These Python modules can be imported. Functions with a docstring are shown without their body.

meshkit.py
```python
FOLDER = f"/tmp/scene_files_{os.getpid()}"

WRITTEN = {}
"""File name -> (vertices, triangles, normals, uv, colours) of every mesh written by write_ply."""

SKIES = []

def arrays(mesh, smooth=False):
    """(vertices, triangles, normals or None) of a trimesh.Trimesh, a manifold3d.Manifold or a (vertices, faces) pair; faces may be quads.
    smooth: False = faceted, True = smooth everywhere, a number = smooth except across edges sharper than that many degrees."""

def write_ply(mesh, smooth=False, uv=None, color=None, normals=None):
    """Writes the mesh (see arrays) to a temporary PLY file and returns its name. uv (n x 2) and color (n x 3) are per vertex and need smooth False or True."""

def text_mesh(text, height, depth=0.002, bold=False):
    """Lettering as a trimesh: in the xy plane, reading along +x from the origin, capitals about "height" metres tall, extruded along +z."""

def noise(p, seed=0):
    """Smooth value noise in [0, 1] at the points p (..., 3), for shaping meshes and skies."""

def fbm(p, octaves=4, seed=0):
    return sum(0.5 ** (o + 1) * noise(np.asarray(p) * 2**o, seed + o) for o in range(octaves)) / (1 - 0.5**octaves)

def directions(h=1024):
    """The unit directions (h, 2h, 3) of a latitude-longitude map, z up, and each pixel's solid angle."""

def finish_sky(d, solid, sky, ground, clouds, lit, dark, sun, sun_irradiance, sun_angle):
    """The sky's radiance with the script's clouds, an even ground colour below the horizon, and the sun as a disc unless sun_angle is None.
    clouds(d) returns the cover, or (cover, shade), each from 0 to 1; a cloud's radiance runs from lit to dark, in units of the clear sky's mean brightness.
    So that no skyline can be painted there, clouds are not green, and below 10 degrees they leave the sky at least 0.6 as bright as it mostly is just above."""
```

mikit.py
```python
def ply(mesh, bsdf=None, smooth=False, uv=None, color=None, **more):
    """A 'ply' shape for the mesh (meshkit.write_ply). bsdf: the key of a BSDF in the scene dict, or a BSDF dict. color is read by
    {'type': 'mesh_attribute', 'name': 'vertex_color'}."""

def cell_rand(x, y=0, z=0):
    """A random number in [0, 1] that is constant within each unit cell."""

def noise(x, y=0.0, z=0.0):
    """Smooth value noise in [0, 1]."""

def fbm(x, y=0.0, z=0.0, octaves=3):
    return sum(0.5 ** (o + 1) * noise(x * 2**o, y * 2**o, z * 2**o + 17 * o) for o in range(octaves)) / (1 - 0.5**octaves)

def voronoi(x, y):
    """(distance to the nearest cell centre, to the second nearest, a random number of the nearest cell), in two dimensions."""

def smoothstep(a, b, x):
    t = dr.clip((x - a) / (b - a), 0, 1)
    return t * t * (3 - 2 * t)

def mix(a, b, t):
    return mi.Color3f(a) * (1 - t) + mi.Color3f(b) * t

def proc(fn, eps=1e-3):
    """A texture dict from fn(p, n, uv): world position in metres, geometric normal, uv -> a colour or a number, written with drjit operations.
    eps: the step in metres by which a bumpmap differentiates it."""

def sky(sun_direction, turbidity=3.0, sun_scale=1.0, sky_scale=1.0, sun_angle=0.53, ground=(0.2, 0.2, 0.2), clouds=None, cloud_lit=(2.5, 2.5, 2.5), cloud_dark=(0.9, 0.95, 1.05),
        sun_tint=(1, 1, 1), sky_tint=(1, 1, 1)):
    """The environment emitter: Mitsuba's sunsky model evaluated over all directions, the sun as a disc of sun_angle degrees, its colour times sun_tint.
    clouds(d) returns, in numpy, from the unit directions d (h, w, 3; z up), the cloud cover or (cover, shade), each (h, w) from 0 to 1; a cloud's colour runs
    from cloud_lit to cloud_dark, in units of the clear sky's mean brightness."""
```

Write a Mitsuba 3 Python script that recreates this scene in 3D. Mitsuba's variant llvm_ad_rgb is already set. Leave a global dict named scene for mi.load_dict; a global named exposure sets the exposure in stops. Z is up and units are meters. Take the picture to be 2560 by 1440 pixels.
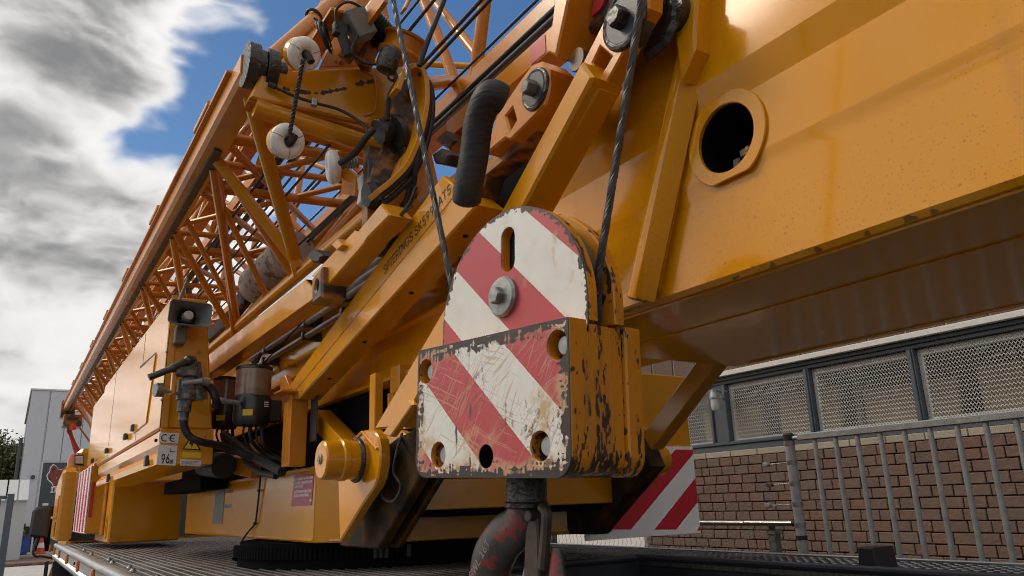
import math, random
import numpy as np, trimesh, manifold3d, drjit as dr
import mitsuba as mi
import mikit, meshkit
from mikit import noise, fbm, voronoi, cell_rand, smoothstep, mix, proc

rng = random.Random(7)
V = lambda *a: np.array(a, float)
norm = lambda a: np.asarray(a, float) / np.linalg.norm(a)

# ------------------------------------------------------------------ camera, sky, exposure
# world: x across the crane (right), y along the crane (away), z up; the camera is the origin, the ground lies 1.75 m below it
FPX = 1890.0
d_y = norm([15 - 1280, 1300 - 720, FPX])
d_z = V(-238, -6680, FPX)
d_z = norm(d_z - d_y * (d_z @ d_y))
d_x = np.cross(d_y, d_z)
ROT = np.array([d_x, d_y, d_z])
right, up, fwd = ROT @ V(1, 0, 0), ROT @ V(0, -1, 0), ROT @ V(0, 0, 1)
cam = np.eye(4)
cam[:3, 0], cam[:3, 1], cam[:3, 2] = -right, up, fwd
scene, labels = {}, {}
scene['camera'] = {'type': 'perspective', 'fov': math.degrees(2 * math.atan(1280 / FPX)), 'fov_axis': 'x', 'near_clip': 0.05, 'far_clip': 2000.0,
                   'to_world': mi.ScalarTransform4f(cam.tolist())}


def sky_dir(az, el):
    a, e = math.radians(az), math.radians(el)
    return V(math.sin(a) * math.cos(e), math.cos(a) * math.cos(e), math.sin(e))


SUN = sky_dir(-48, 42)


def clouds(d):
    "cumulus: billows of warped noise, thin and torn round the open blue, heavier towards the left"
    q = d * V(1, 1, 1.5) + V(42.4, 16.8, 29.6)
    w = np.stack([meshkit.fbm(q * 4 + k * 7.3, 4, seed=31 + k) - .5 for k in range(3)], -1)
    r = q + .22 * w
    n = meshkit.fbm(r * 3.3 + 4.0, 6, seed=3)
    bil = sum(.55 ** o * np.abs(2 * meshkit.noise(r * 7 * 2.1 ** o + 3.1 * o, seed=50 + o) - 1) for o in range(6)) / 2.05
    f = meshkit.fbm(r * 9 + 9.0, 6, seed=11)
    hole = np.zeros(d.shape[:2])
    for az, el, wd, s in ((32, 33, 14.5, 1.0), (22, 24, 9.0, .85), (9.5, 27, 6.0, .95), (60, 55, 22, .8)):
        ang = np.degrees(np.arccos(np.clip(d @ sky_dir(az, el), -1, 1))) + 26 * (n - .5) + 9 * (f - .5)
        hole = np.maximum(hole, s / (1 + np.exp((ang - wd) / 1.7)))
    cov = 1.02 + 1.1 * (n - .5) + .55 * (f - .5) - .25 * (bil - .4) - 1.12 * hole
    cover = np.clip((cov - .16) / .52, 0, 1)
    cover = cover * cover * (3 - 2 * cover)
    thick = np.clip((cov - .45) * 1.5, 0, 1)
    shade = (.5 + .5 * np.tanh(-.45 + 3.8 * (bil - .40) + 5.6 * (n - .5) + 4.4 * (f - .5))) * thick
    away = np.degrees(np.arccos(np.clip(d @ SUN, -1, 1)))
    return cover, np.clip(shade + .34 * np.clip((away - 30) / 60, 0, 1), 0, 1)


scene['sky'] = mikit.sky(SUN, turbidity=3, sun_scale=0.54, sun_angle=20, clouds=clouds, cloud_lit=(3.9, 3.82, 3.7), cloud_dark=(0.92, 0.925, 0.94), sky_tint=(.95, 1.22, 1.45), sun_tint=(.95, 1, 1.08))
exposure = 1.25


# ------------------------------------------------------------------ helpers
def ray(px, py):
    return ROT @ V(px - 1280, py - 720, FPX)


def at(px, py, X=None, Y=None, Z=None):
    "the point of a plane x = X, y = Y or z = Z that is seen at a place of the photograph"
    r = ray(px, py)
    k = X / r[0] if X is not None else Y / r[1] if Y is not None else Z / r[2]
    return r * k


def num(key):
    if key not in scene and key not in used:
        used.add(key)
        return key
    i = 1
    while f'{key}_{i:03d}' in used:
        i += 1
    used.add(f'{key}_{i:03d}')
    return f'{key}_{i:03d}'


used = set()
EMPTY = {}


def thing(name, label, cat, group=None):
    k = num(name)
    labels[k] = {'label': label, 'category': cat}
    if group:
        labels[k]['group'] = group
    return k


def add(name, mesh, bsdf, parent=None, smooth=30, label=None, cat=None, kind=None, group=None, color=None):
    k = num((parent + '__' if parent else '') + name)
    if isinstance(mesh, list):
        mesh = cat_(mesh)
    scene[k] = mikit.ply(mesh, bsdf, smooth=smooth) if color is None else mikit.ply(mesh, bsdf, smooth=smooth, color=color)
    lab = {a: b for a, b in (('label', label), ('category', cat), ('kind', kind), ('group', group)) if b}
    if lab:
        labels[k] = lab
    return k


def cat_(ms):
    return trimesh.util.concatenate(ms)


def tm(v, f):
    return trimesh.Trimesh(np.asarray(v, float), np.asarray(f, int), process=False)


def frame_of(z, upv=(0, 0, 1)):
    z = norm(z)
    u = np.asarray(upv, float)
    if abs(z @ norm(u)) > .98:
        u = V(1, 0, 0) if abs(z[0]) < .9 else V(0, 1, 0)
    x = norm(np.cross(u, z))
    return x, np.cross(z, x), z


def tri_caps(loops):
    return np.asarray(manifold3d.triangulate([np.asarray(l, float) for l in loops]), int)


def ccw(p, want=True):
    p = np.asarray(p, float)
    a = np.sum(p[:, 0] * np.roll(p[:, 1], -1) - np.roll(p[:, 0], -1) * p[:, 1])
    return p if (a > 0) == want else p[::-1]


def inset(p, c):
    e = np.roll(p, -1, 0) - p
    n = np.stack([-e[:, 1], e[:, 0]], 1) / np.maximum(np.linalg.norm(e, axis=1, keepdims=True), 1e-9)
    n0 = np.roll(n, 1, 0)
    m = n + n0
    m /= np.maximum((m * n).sum(1, keepdims=True), .35)
    return p + m * c


def slab(poly, O, U, W, t, c=.002, holes=()):
    "polygon in the frame O, U, W, extruded by t along U x W, with chamfered rims"
    U, W = norm(U), norm(W)
    N = np.cross(U, W)
    loops = [ccw(poly)] + [ccw(h, False) for h in holes]
    vs, fs, n = [], [], 0
    lev = [(0, c), (c, 0), (t - c, 0), (t, c)] if c > 0 else [(0, 0), (t, 0)]
    caps = []
    for L in loops:
        k = len(L)
        rings = [(inset(L, cc), z) for z, cc in lev]
        caps.append((n, rings[0][0], rings[-1][0], k))
        for r, z in rings:
            vs.append(O + r[:, :1] * U + r[:, 1:2] * W + z * N)
        i = np.arange(k)
        for a in range(len(rings) - 1):
            A, B = n + a * k + i, n + a * k + (i + 1) % k
            C, D = B + k, A + k
            fs += [np.stack([A, B, C], 1), np.stack([A, C, D], 1)]
        n += k * len(rings)
    for end in (0, 1):
        T = tri_caps([cp[1 + end] for cp in caps])
        idx = np.concatenate([cp[0] + end * (len(lev) - 1) * cp[3] + np.arange(cp[3]) for cp in caps])
        T = idx[T]
        fs.append(T if end else T[:, ::-1])
    return tm(np.vstack(vs), np.vstack(fs))


def xslab(yz, x, t, c=.002, holes=()):
    return slab(yz, V(x, 0, 0), V(0, 1, 0), V(0, 0, 1), t, c, holes)


def yslab(xz, y, t, c=.002, holes=()):
    "faces -y at y, goes back by t"
    return slab([(-x, z) for x, z in xz], V(0, y, 0), V(-1, 0, 0), V(0, 0, 1), t, c, [[(-x, z) for x, z in h] for h in holes])


def zslab(xy, z, t, c=.002, holes=()):
    return slab(xy, V(0, 0, z), V(1, 0, 0), V(0, 1, 0), t, c, holes)


def pxX(pts, X):
    return [tuple(at(x, y, X=X)[1:]) for x, y in pts]


def pxY(pts, Y):
    return [(at(x, y, Y=Y)[0], at(x, y, Y=Y)[2]) for x, y in pts]


def rect(w, h, c=.004):
    w, h = w / 2, h / 2
    return [(-w + c, -h), (w - c, -h), (w, -h + c), (w, h - c), (w - c, h), (-w + c, h), (-w, h - c), (-w, -h + c)]


def circ(r, n=24, cx=0, cy=0, a0=0):
    return [(cx + r * math.cos(a0 + 2 * math.pi * i / n), cy + r * math.sin(a0 + 2 * math.pi * i / n)) for i in range(n)]


def beam(p0, p1, w, h, upv=(0, 0, 1), c=.004):
    x, y, z = frame_of(np.asarray(p1) - p0, upv)
    return slab(rect(w, h, c), np.asarray(p0, float), x, y, np.linalg.norm(np.asarray(p1) - p0), .001)


def box(x0, x1, y0, y1, z0, z1, c=.004):
    return zslab([(x0 + c, y0), (x1 - c, y0), (x1, y0 + c), (x1, y1 - c), (x1 - c, y1), (x0 + c, y1), (x0, y1 - c), (x0, y0 + c)], z0, z1 - z0, c)


def cyl(p0, p1, r, n=24, c=.0015):
    x, y, z = frame_of(np.asarray(p1, float) - p0)
    return slab(circ(r, n), np.asarray(p0, float), x, y, np.linalg.norm(np.asarray(p1, float) - p0), min(c, r * .3))


def lathe(profile, p0, axis, n=28):
    "profile: (radius, height along the axis)"
    x, y, z = frame_of(axis)
    a = np.arange(n) * 2 * np.pi / n
    ringdir = np.cos(a)[:, None] * x + np.sin(a)[:, None] * y
    vs = np.vstack([np.asarray(p0, float) + h * z + max(r, 1e-5) * ringdir for r, h in profile])
    i = np.arange(n)
    fs = []
    for k in range(len(profile) - 1):
        A, B = k * n + i, k * n + (i + 1) % n
        fs += [np.stack([A, B, B + n], 1), np.stack([A, B + n, A + n], 1)]
    return tm(vs, np.vstack(fs))


def smoothpath(pts, per=8):
    pts = np.asarray(pts, float)
    if len(pts) < 3:
        return pts
    P = np.vstack([2 * pts[0] - pts[1], pts, 2 * pts[-1] - pts[-2]])
    out = []
    for i in range(1, len(P) - 2):
        for t in np.arange(per) / per:
            a, b, c, d = P[i - 1:i + 3]
            out.append(.5 * (2 * b + (c - a) * t + (2 * a - 5 * b + 4 * c - d) * t * t + (3 * b - a - 3 * c + d) * t ** 3))
    return np.vstack(out + [pts[-1]])


def tube(pts, r, n=10, smooth=True, caps=True):
    p = smoothpath(pts) if smooth else np.asarray(pts, float)
    t = np.gradient(p, axis=0)
    t /= np.linalg.norm(t, axis=1, keepdims=True)
    x, y, _ = frame_of(t[0])
    rr = np.broadcast_to(r, (len(p),))
    a = np.arange(n) * 2 * np.pi / n
    vs = []
    for k in range(len(p)):
        x = norm(x - t[k] * (x @ t[k]))
        y = np.cross(t[k], x)
        vs.append(p[k] + rr[k] * (np.cos(a)[:, None] * x + np.sin(a)[:, None] * y))
    i = np.arange(n)
    fs = []
    for k in range(len(p) - 1):
        A, B = k * n + i, k * n + (i + 1) % n
        fs += [np.stack([A, B, B + n], 1), np.stack([A, B + n, A + n], 1)]
    m = len(p) * n
    if caps:
        vs += [p[:1], p[-1:]]
        fs += [np.stack([(i + 1) % n, i, i * 0 + m], 1), np.stack([m - n + i, m - n + (i + 1) % n, i * 0 + m + 1], 1)]
    return tm(np.vstack(vs), np.vstack(fs))


def helix_rope(p0, p1, R, strands=6, pitch=.11, n=6, seg=14):
    p0, p1 = np.asarray(p0, float), np.asarray(p1, float)
    x, y, z = frame_of(p1 - p0)
    L = np.linalg.norm(p1 - p0)
    k = max(int(L / pitch * seg), 8)
    s = np.linspace(0, L, k)
    ms = [tube([p0, p1], R * .62, 8, False)]
    for j in range(strands):
        a = 2 * np.pi * (s / pitch + j / strands)
        pts = p0 + s[:, None] * z + R * .58 * (np.cos(a)[:, None] * x + np.sin(a)[:, None] * y)
        ms.append(tube(pts, R * .42, n, False))
    return cat_(ms)


def torus(c, axis, R, r, n=28, m=12, squash=1.0):
    prof = [(R + r * math.cos(a), r * squash * math.sin(a)) for a in np.linspace(0, 2 * math.pi, m + 1)]
    return lathe(prof, c, axis, n)


def text(s, h, O, U, W, depth=.0015, bold=True, width=None):
    m = meshkit.text_mesh(s, h, depth, bold)
    v = np.array(m.vertices)
    k = 1.0 if width is None else width / v[:, 0].max()
    U, W = norm(U), norm(W)
    N = np.cross(U, W)
    return tm(np.asarray(O) + v[:, :1] * k * U + v[:, 1:2] * W + v[:, 2:3] * N, m.faces)


# ------------------------------------------------------------------ materials
def rgb(*c):
    return {'type': 'rgb', 'value': list(c)}


def mat(name, color, rough=.5, metal=0., coat=0., spec=.5, bump=None, scale=1., eps=1e-3, coat_gloss=.9):
    c = proc(color) if callable(color) else rgb(*color)
    b = {'type': 'principled', 'base_color': c, 'roughness': proc(rough) if callable(rough) else rough, 'metallic': metal, 'specular': spec}
    if coat:
        b['clearcoat'] = coat
        b['clearcoat_gloss'] = coat_gloss
    if bump is not None:
        b = {'type': 'bumpmap', 'arbitrary': {**proc(bump, eps)}, 'scale': scale, 'bsdf': b}
    scene[name] = {'type': 'twosided', 'bsdf': b}


YEL, ORG = (.60, .244, .0015), (.55, .198, .005)


def drops(p):
    "rain drops standing on the paint: a height from 0 to 1"
    h = mi.Float(0)
    for k, (f, keep) in enumerate(((135, .22), (80, .10))):
        a, b, c = voronoi(p.y * f + 7 * k, p.z * f)
        patch = fbm(p.y * 2.2 + 3 * k, p.z * 2.2, p.x) + .25 * smoothstep(.85, .5, p.z) - .02
        rad = .10 + .22 * dr.abs(c - dr.floor(c * 9) / 9) * 9
        h = dr.maximum(h, dr.select(c * 1.15 < keep * smoothstep(.35, .75, patch) * 2, smoothstep(rad, rad * .55, a), 0))
    return h


def yellow_mast(p, n, uv):
    g = fbm(p.x * 3, p.y * 3, p.z * 3)
    st = noise(p.y * 22, p.z * 1.5, p.x * 5)
    c = mix((.59, .240, .001), (.65, .265, .0015), g)
    c = mix(c, (.42, .175, .02), .35 * smoothstep(.62, .95, st) * smoothstep(.4, .7, g) * dr.abs(n.x))
    c = mix(c, (.36, .16, .01), .8 * drops(p) * dr.abs(n.x))
    chip = fbm(p.y * 30, p.z * 30, p.x * 30)
    return mix(c, (.03, .02, .016), smoothstep(.78, .80, chip + .09 * smoothstep(.515, .49, p.z) * noise(p.y * 4, 3., 1.)) * smoothstep(.53, .50, p.z) * smoothstep(.492, .496, p.z) * dr.abs(n.x))


mat('paint_mast', yellow_mast, .12, coat=.35, coat_gloss=.985, spec=.5)
mat('paint_cabinet', lambda p, n, uv: mix((.59, .240, .001), (.65, .265, .0015), fbm(p.x * 3, p.y * 3, p.z * 3)), .05, coat=1., coat_gloss=1., spec=.8)


def yellow_worn(p, n, uv):
    g = fbm(p.x * 5, p.y * 5, p.z * 5)
    f = fbm(p.x * 38, p.y * 38, p.z * 38)
    c = mix((.51, .207, .003), YEL, g)
    c = mix(c, (.30, .13, .02), .5 * smoothstep(.6, .85, g))
    return mix(c, (.03, .02, .015), smoothstep(.80, .84, f * .75 + g * .3))


mat('paint_yellow', yellow_worn, .17, coat=.5, coat_gloss=.97)


def orange_worn(p, n, uv):
    g = fbm(p.x * 7, p.y * 4, p.z * 7)
    f = fbm(p.x * 45, p.y * 30, p.z * 45)
    c = mix((.48, .155, .008), ORG, g)
    c = mix(c, (.26, .10, .02), .6 * smoothstep(.55, .8, g))
    return mix(c, (.05, .028, .02), smoothstep(.79, .84, f * .7 + g * .36))


mat('paint_wet', yellow_worn, .08, coat=1., coat_gloss=.99, bump=lambda p, n, uv: smoothstep(.42, .1, voronoi(p.y * 95, (p.z + p.x) * 95)[0]) * smoothstep(.35, .6, fbm(p.y * 9, p.z * 9, p.x * 9)), scale=.0012, eps=6e-4)
mat('paint_orange', orange_worn, .24, coat=.4, coat_gloss=.95)


def greasy(p, n, uv):
    g = fbm(p.x * 16, p.y * 16, p.z * 16)
    return mix((.30, .11, .012), (.03, .022, .018), smoothstep(.30, .62, g))


mat('paint_greasy', greasy, .4, coat=.4)
mat('paint_dark', lambda p, n, uv: mix((.016, .011, .007), (.085, .036, .004), smoothstep(.35, .75, fbm(p.x * 9, p.y * 9, p.z * 9))), .65, spec=.2)
mat('latch_brown', lambda p, n, uv: mix((.035, .028, .026), (.085, .06, .045), fbm(p.x * 40, p.y * 40, p.z * 40)), .42, metal=.3)
mat('grease', (.018, .017, .017), .35, bump=lambda p, n, uv: fbm(p.x * 60, p.y * 60, p.z * 60), scale=.006, coat=.4)
mat('rubber', (.014, .014, .016), .55)
mat('rubber_band', lambda p, n, uv: mix((.012, .012, .014), (.03, .03, .034), noise(p.x * 50, p.y * 50, p.z * 190)), .6,
    bump=lambda p, n, uv: noise(p.z * 260, p.y * 25, p.x * 25), scale=.0012)
mat('black_plastic', (.02, .021, .024), .3, coat=.5)
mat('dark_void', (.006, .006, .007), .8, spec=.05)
mat('galvanised', lambda p, n, uv: mix((.24, .255, .27), (.38, .40, .42), fbm(p.x * 25, p.y * 25, p.z * 25)), .45, metal=.35)
mat('steel', lambda p, n, uv: mix((.16, .165, .17), (.38, .38, .37), fbm(p.x * 90, p.y * 90, p.z * 90)), .38, metal=.75)
mat('rope_steel', lambda p, n, uv: mix((.018, .018, .020), (.055, .055, .058), fbm(p.x * 60, p.y * 60, p.z * 20)), .4, metal=.2)
mat('rope_black', (.012, .012, .014), .5)
mat('pipe_steel', lambda p, n, uv: mix((.16, .15, .145), (.30, .285, .27), noise(p.y * 6, p.z * 40, p.x * 40)), .28, metal=.1, coat=.6)
mat('white_plastic', lambda p, n, uv: mix((.74, .73, .70), (.50, .47, .42), smoothstep(.58, .85, fbm(p.x * 28, p.y * 28, p.z * 28))), .35, coat=.4)
mat('drum_grey', lambda p, n, uv: mix((.36, .335, .325), (.16, .145, .14), smoothstep(.56, .66, fbm(p.x * 22, p.y * 30, p.z * 22))), .6)
mat('aluminium', lambda p, n, uv: mix((.44, .45, .46), (.64, .65, .66), fbm(p.x * 20, p.y * 8, p.z * 20)), .30, metal=.85,
    bump=lambda p, n, uv: dr.abs(dr.sin(p.y * 150)), scale=.0035)


def deck_col(p, n, uv):
    return mix((.055, .058, .065), (.15, .145, .14), smoothstep(.35, .7, fbm(p.x * 4, p.y * 4, 0)))


mat('deck_metal', deck_col, .36, metal=.55,
    bump=lambda p, n, uv: smoothstep(.2, .8, dr.sin(p.x * 190 + 2.2 * dr.sin(p.y * 95)) * .5 + .5) , scale=.003)
mat('deck_rib', (.30, .30, .31), .32, metal=.8)
mat('dark_steel', lambda p, n, uv: mix((.022, .026, .034), (.05, .055, .066), fbm(p.x * 9, p.y * 9, p.z * 9)), .45, metal=.2)
mat('amber', (.62, .16, .02), .15, coat=1.)
mat('lamp_glass', (.55, .42, .30), .1, coat=1.)
mat('sticker_white', (.62, .61, .60), .4)
mat('sticker_yellow', (.70, .47, .02), .4)
mat('sticker_red', lambda p, n, uv: mix((.30, .02, .05), (.36, .05, .09), noise(p.y * 9, p.z * 9)), .35, coat=.4)
mat('print_black', (.012, .012, .013), .5)
mat('print_white', (.72, .70, .70), .5)
mat('sign_white', lambda p, n, uv: mix((.74, .75, .77), (.80, .81, .83), fbm(p.x * 8, p.z * 8, 0)), .3, coat=.5)
mat('sign_red', (.50, .012, .03), .3, coat=.5)
mat('red_steel', (.42, .03, .03), .4)
mat('bowl_plastic', lambda p, n, uv: mix((.20, .12, .085), (.27, .18, .13), smoothstep(.35, .65, noise(p.z * 30, p.x * 8, p.y * 8))), .2, coat=.7)
mat('valve_grey', lambda p, n, uv: mix((.06, .075, .085), (.18, .16, .13), smoothstep(.4, .65, fbm(p.x * 40, p.y * 40, p.z * 40))), .5, metal=.3)
mat('horn_grey', (.20, .205, .21), .4, coat=.3)
mat('box_grey', lambda p, n, uv: mix((.10, .10, .095), (.16, .15, .14), fbm(p.x * 50, p.y * 50, p.z * 50)), .5)
# setting
mat('asphalt', lambda p, n, uv: mix((.045, .045, .048), (.085, .083, .08), fbm(p.x * 6, p.y * 6, 0) * .6 + .4 * noise(p.x * 60, p.y * 60)), .75)
mat('concrete_road', lambda p, n, uv: mix((.30, .29, .28), (.42, .41, .39), fbm(p.x * 3, p.y * 3, 0)), .8)
mat('paver', lambda p, n, uv: mix((.13, .115, .10), (.22, .195, .17), cell_rand(p.x * 4.7, p.y * 9.5)), .85)
mat('paver_red', lambda p, n, uv: mix((.10, .055, .045), (.17, .095, .08), cell_rand(p.x * 4.7, p.y * 9.5)), .85)
mat('grass', lambda p, n, uv: mix((.05, .09, .02), (.10, .15, .04), noise(p.x * 9, p.y * 9)), .9)
for i, (a, b) in enumerate((((.130, .084, .066), (.165, .108, .086)), ((.145, .083, .062), (.18, .106, .08)), ((.118, .08, .064), (.15, .10, .083)), ((.14, .095, .076), (.17, .118, .097)))):
    mat(f'brick_{i}', (lambda a, b: lambda p, n, uv: mix(a, b, fbm(p.y * 30, p.z * 30, p.x * 9)))(a, b), .85,
        bump=lambda p, n, uv: fbm(p.y * 70, p.z * 70, 0), scale=.004)
mat('mortar', lambda p, n, uv: mix((.085, .064, .052), (.12, .092, .076), fbm(p.y * 6, p.z * 6, 0)), .9)
mat('frame_blue', lambda p, n, uv: mix((.062, .082, .105), (.085, .105, .128), fbm(p.y * 5, p.z * 9, 0)), .4, coat=.3)
mat('sill_beige', lambda p, n, uv: mix((.30, .255, .205), (.37, .32, .265), noise(p.y * 3, p.z * 20)), .7)
mat('trim_white', (.60, .60, .58), .4)
mat('brown_clad', lambda p, n, uv: mix((.085, .050, .036), (.11, .066, .048), fbm(p.y * 4, p.z * 2, 0)), .5)
mat('seam_pale', (.26, .22, .19), .5)
mat('mesh_metal', (.50, .51, .50), .5)
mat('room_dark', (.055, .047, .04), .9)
mat('carton', (.50, .39, .26), .8)
mat('pale_grey', (.52, .52, .50), .6)
scene['glass'] = {'type': 'thindielectric', 'int_ior': 1.5}
mat('lamp_clear', (.50, .49, .44), .12, coat=1.)
mat('fence_wire', (.13, .16, .155), .5, metal=.4)
mat('rail_chrome', (.50, .48, .45), .22, metal=.9)
mat('concrete_post', lambda p, n, uv: mix((.10, .10, .095), (.17, .17, .16), fbm(p.x * 30, p.y * 30, p.z * 30)), .85)
mat('panel_white', (.80, .80, .79), .5)
mat('clad_grey', lambda p, n, uv: mix((.50, .52, .58), (.54, .56, .62), fbm(p.x * .4, 0, p.z * .4)), .45, coat=.2)
mat('clad_dark', (.055, .062, .074), .4)
mat('door_dark', lambda p, n, uv: mix((.045, .055, .068), (.055, .066, .08), fbm(p.x * .7, p.z * .7, 0)), .4)
mat('wood_panel', (.10, .08, .06), .6)
mat('fox_red', (.20, .035, .032), .5)
mat('fox_dark', (.09, .012, .012), .5)
mat('gate_blue', (.11, .16, .22), .5, metal=.2)
mat('barrel_blue', (.02, .07, .30), .35)
mat('cone_red', (.60, .05, .03), .5)
mat('shed_grey', (.45, .47, .48), .5)
mat('bark', (.06, .045, .03), .9)
scene['leaf'] = {'type': 'twosided', 'bsdf': {'type': 'principled', 'base_color': proc(lambda p, n, uv: mix((.045, .060, .018), (.11, .105, .035), noise(p.x * 1.5, p.y * 1.5, p.z * 1.5))), 'roughness': .6}}

# ------------------------------------------------------------------ the setting: ground, road, pavements
GZ = -1.75
add('ground', zslab([(-400, -300), (400, -300), (400, 700), (-400, 700)], GZ - .05, .046, 0), 'asphalt', kind='structure')
add('road', zslab([(-60, 17), (60, 17), (60, 36.5), (-60, 36.5)], GZ - .002, .006, 0), 'concrete_road', kind='structure')
add('red_pavement', zslab([(-60, 36.5), (60, 36.5), (60, 41.5), (-60, 41.5)], GZ - .002, .12, .02), 'paver_red', kind='structure')
add('pavement', zslab([(-60, 41.502), (60, 41.502), (60, 60), (-60, 60)], GZ - .002, .126, .01), 'paver', kind='structure')
add('lawn', zslab([(-60, 60.1), (60, 60.1), (60, 140), (-60, 140)], GZ - .002, .05, .02), 'grass', kind='structure')

# ------------------------------------------------------------------ grey industrial unit at the end of the yard
YB = 48.0
gb = thing('industrial_building', 'grey metal clad industrial unit with a dark roller door at the end of the yard', 'building')
xl, ztop = at(80, 975, Y=YB)[0], at(80, 975, Y=YB)[2]
zbot = at(35, 1330, Y=YB)[2]
door_l, door_t = at(109, 1157, Y=YB)[0], at(109, 1157, Y=YB)[2]
door_b = at(98, 1268, Y=YB)[2]
door_r = door_l + 4.6
wp = 0.86
edges = [xl + i * wp for i in range(18)]
for a, b in zip(edges[:-1], edges[1:]):
    z0 = zbot
    if b > door_l and a < door_r:
        if a < door_l - .05:
            add('cladding_panel', yslab([(a, zbot), (door_l - .1, zbot), (door_l - .1, ztop), (a, ztop)], YB, .1, .02), 'clad_grey', gb)
            a = door_l - .085
        if a < door_r:
            z0 = door_t + .08
    add('cladding_panel', yslab([(a + .012, z0), (b - .012, z0), (b - .012, ztop), (a + .012, ztop)], YB, .1, .02), 'clad_grey', gb)
add('wall_core', box(xl + .05, edges[-1] - .05, YB + .1, YB + 18, GZ, ztop - .1), 'clad_dark', gb)
add('plinth', box(xl + .1, door_l - .1, YB + .02, YB + .099, GZ, zbot - .01), 'clad_dark', gb)
add('roof_edge', box(xl - .06, edges[-1] + .06, YB - .06, YB + 18, ztop + .004, ztop + .09), 'trim_white', gb)
dk = add('roller_door', box(door_l, door_r, YB + .02, YB + .098, door_b, door_t), 'door_dark', gb)
for a, b, c, d in ((door_l - .085, door_l - .003, GZ, door_t + .003), (door_l - .085, door_r, door_t + .003, door_t + .075)):
    add('door_frame', box(a, b, YB - .02, YB + .097, c, d), 'pale_grey' if 0 else 'clad_grey', gb)
add('doorway_pillar', box(door_l + .75, door_l + 1.35, YB + .03, YB + .097, GZ, door_b - .02), 'wood_panel', gb)
add('doorway_panel', box(door_l, door_l + .72, YB + .05, YB + .097, GZ, door_b - .02), 'dark_void', gb)
add('doorway_panel', box(door_l + 1.37, door_r, YB + .05, YB + .097, GZ, door_b - .02), 'dark_void', gb)
zz = at(128, 1294, Y=YB)
add('light_strip', box(zz[0] - .25, zz[0] + .5, YB + .01, YB + .045, zz[2] - .06, zz[2] + .06), 'trim_white', gb)


def z5(pts, y=YB):
    return [(at(a / 4.2367, 1100 + b / 4.2367, Y=y)[0], at(a / 4.2367, 1100 + b / 4.2367, Y=y)[2]) for a, b in pts]


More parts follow.
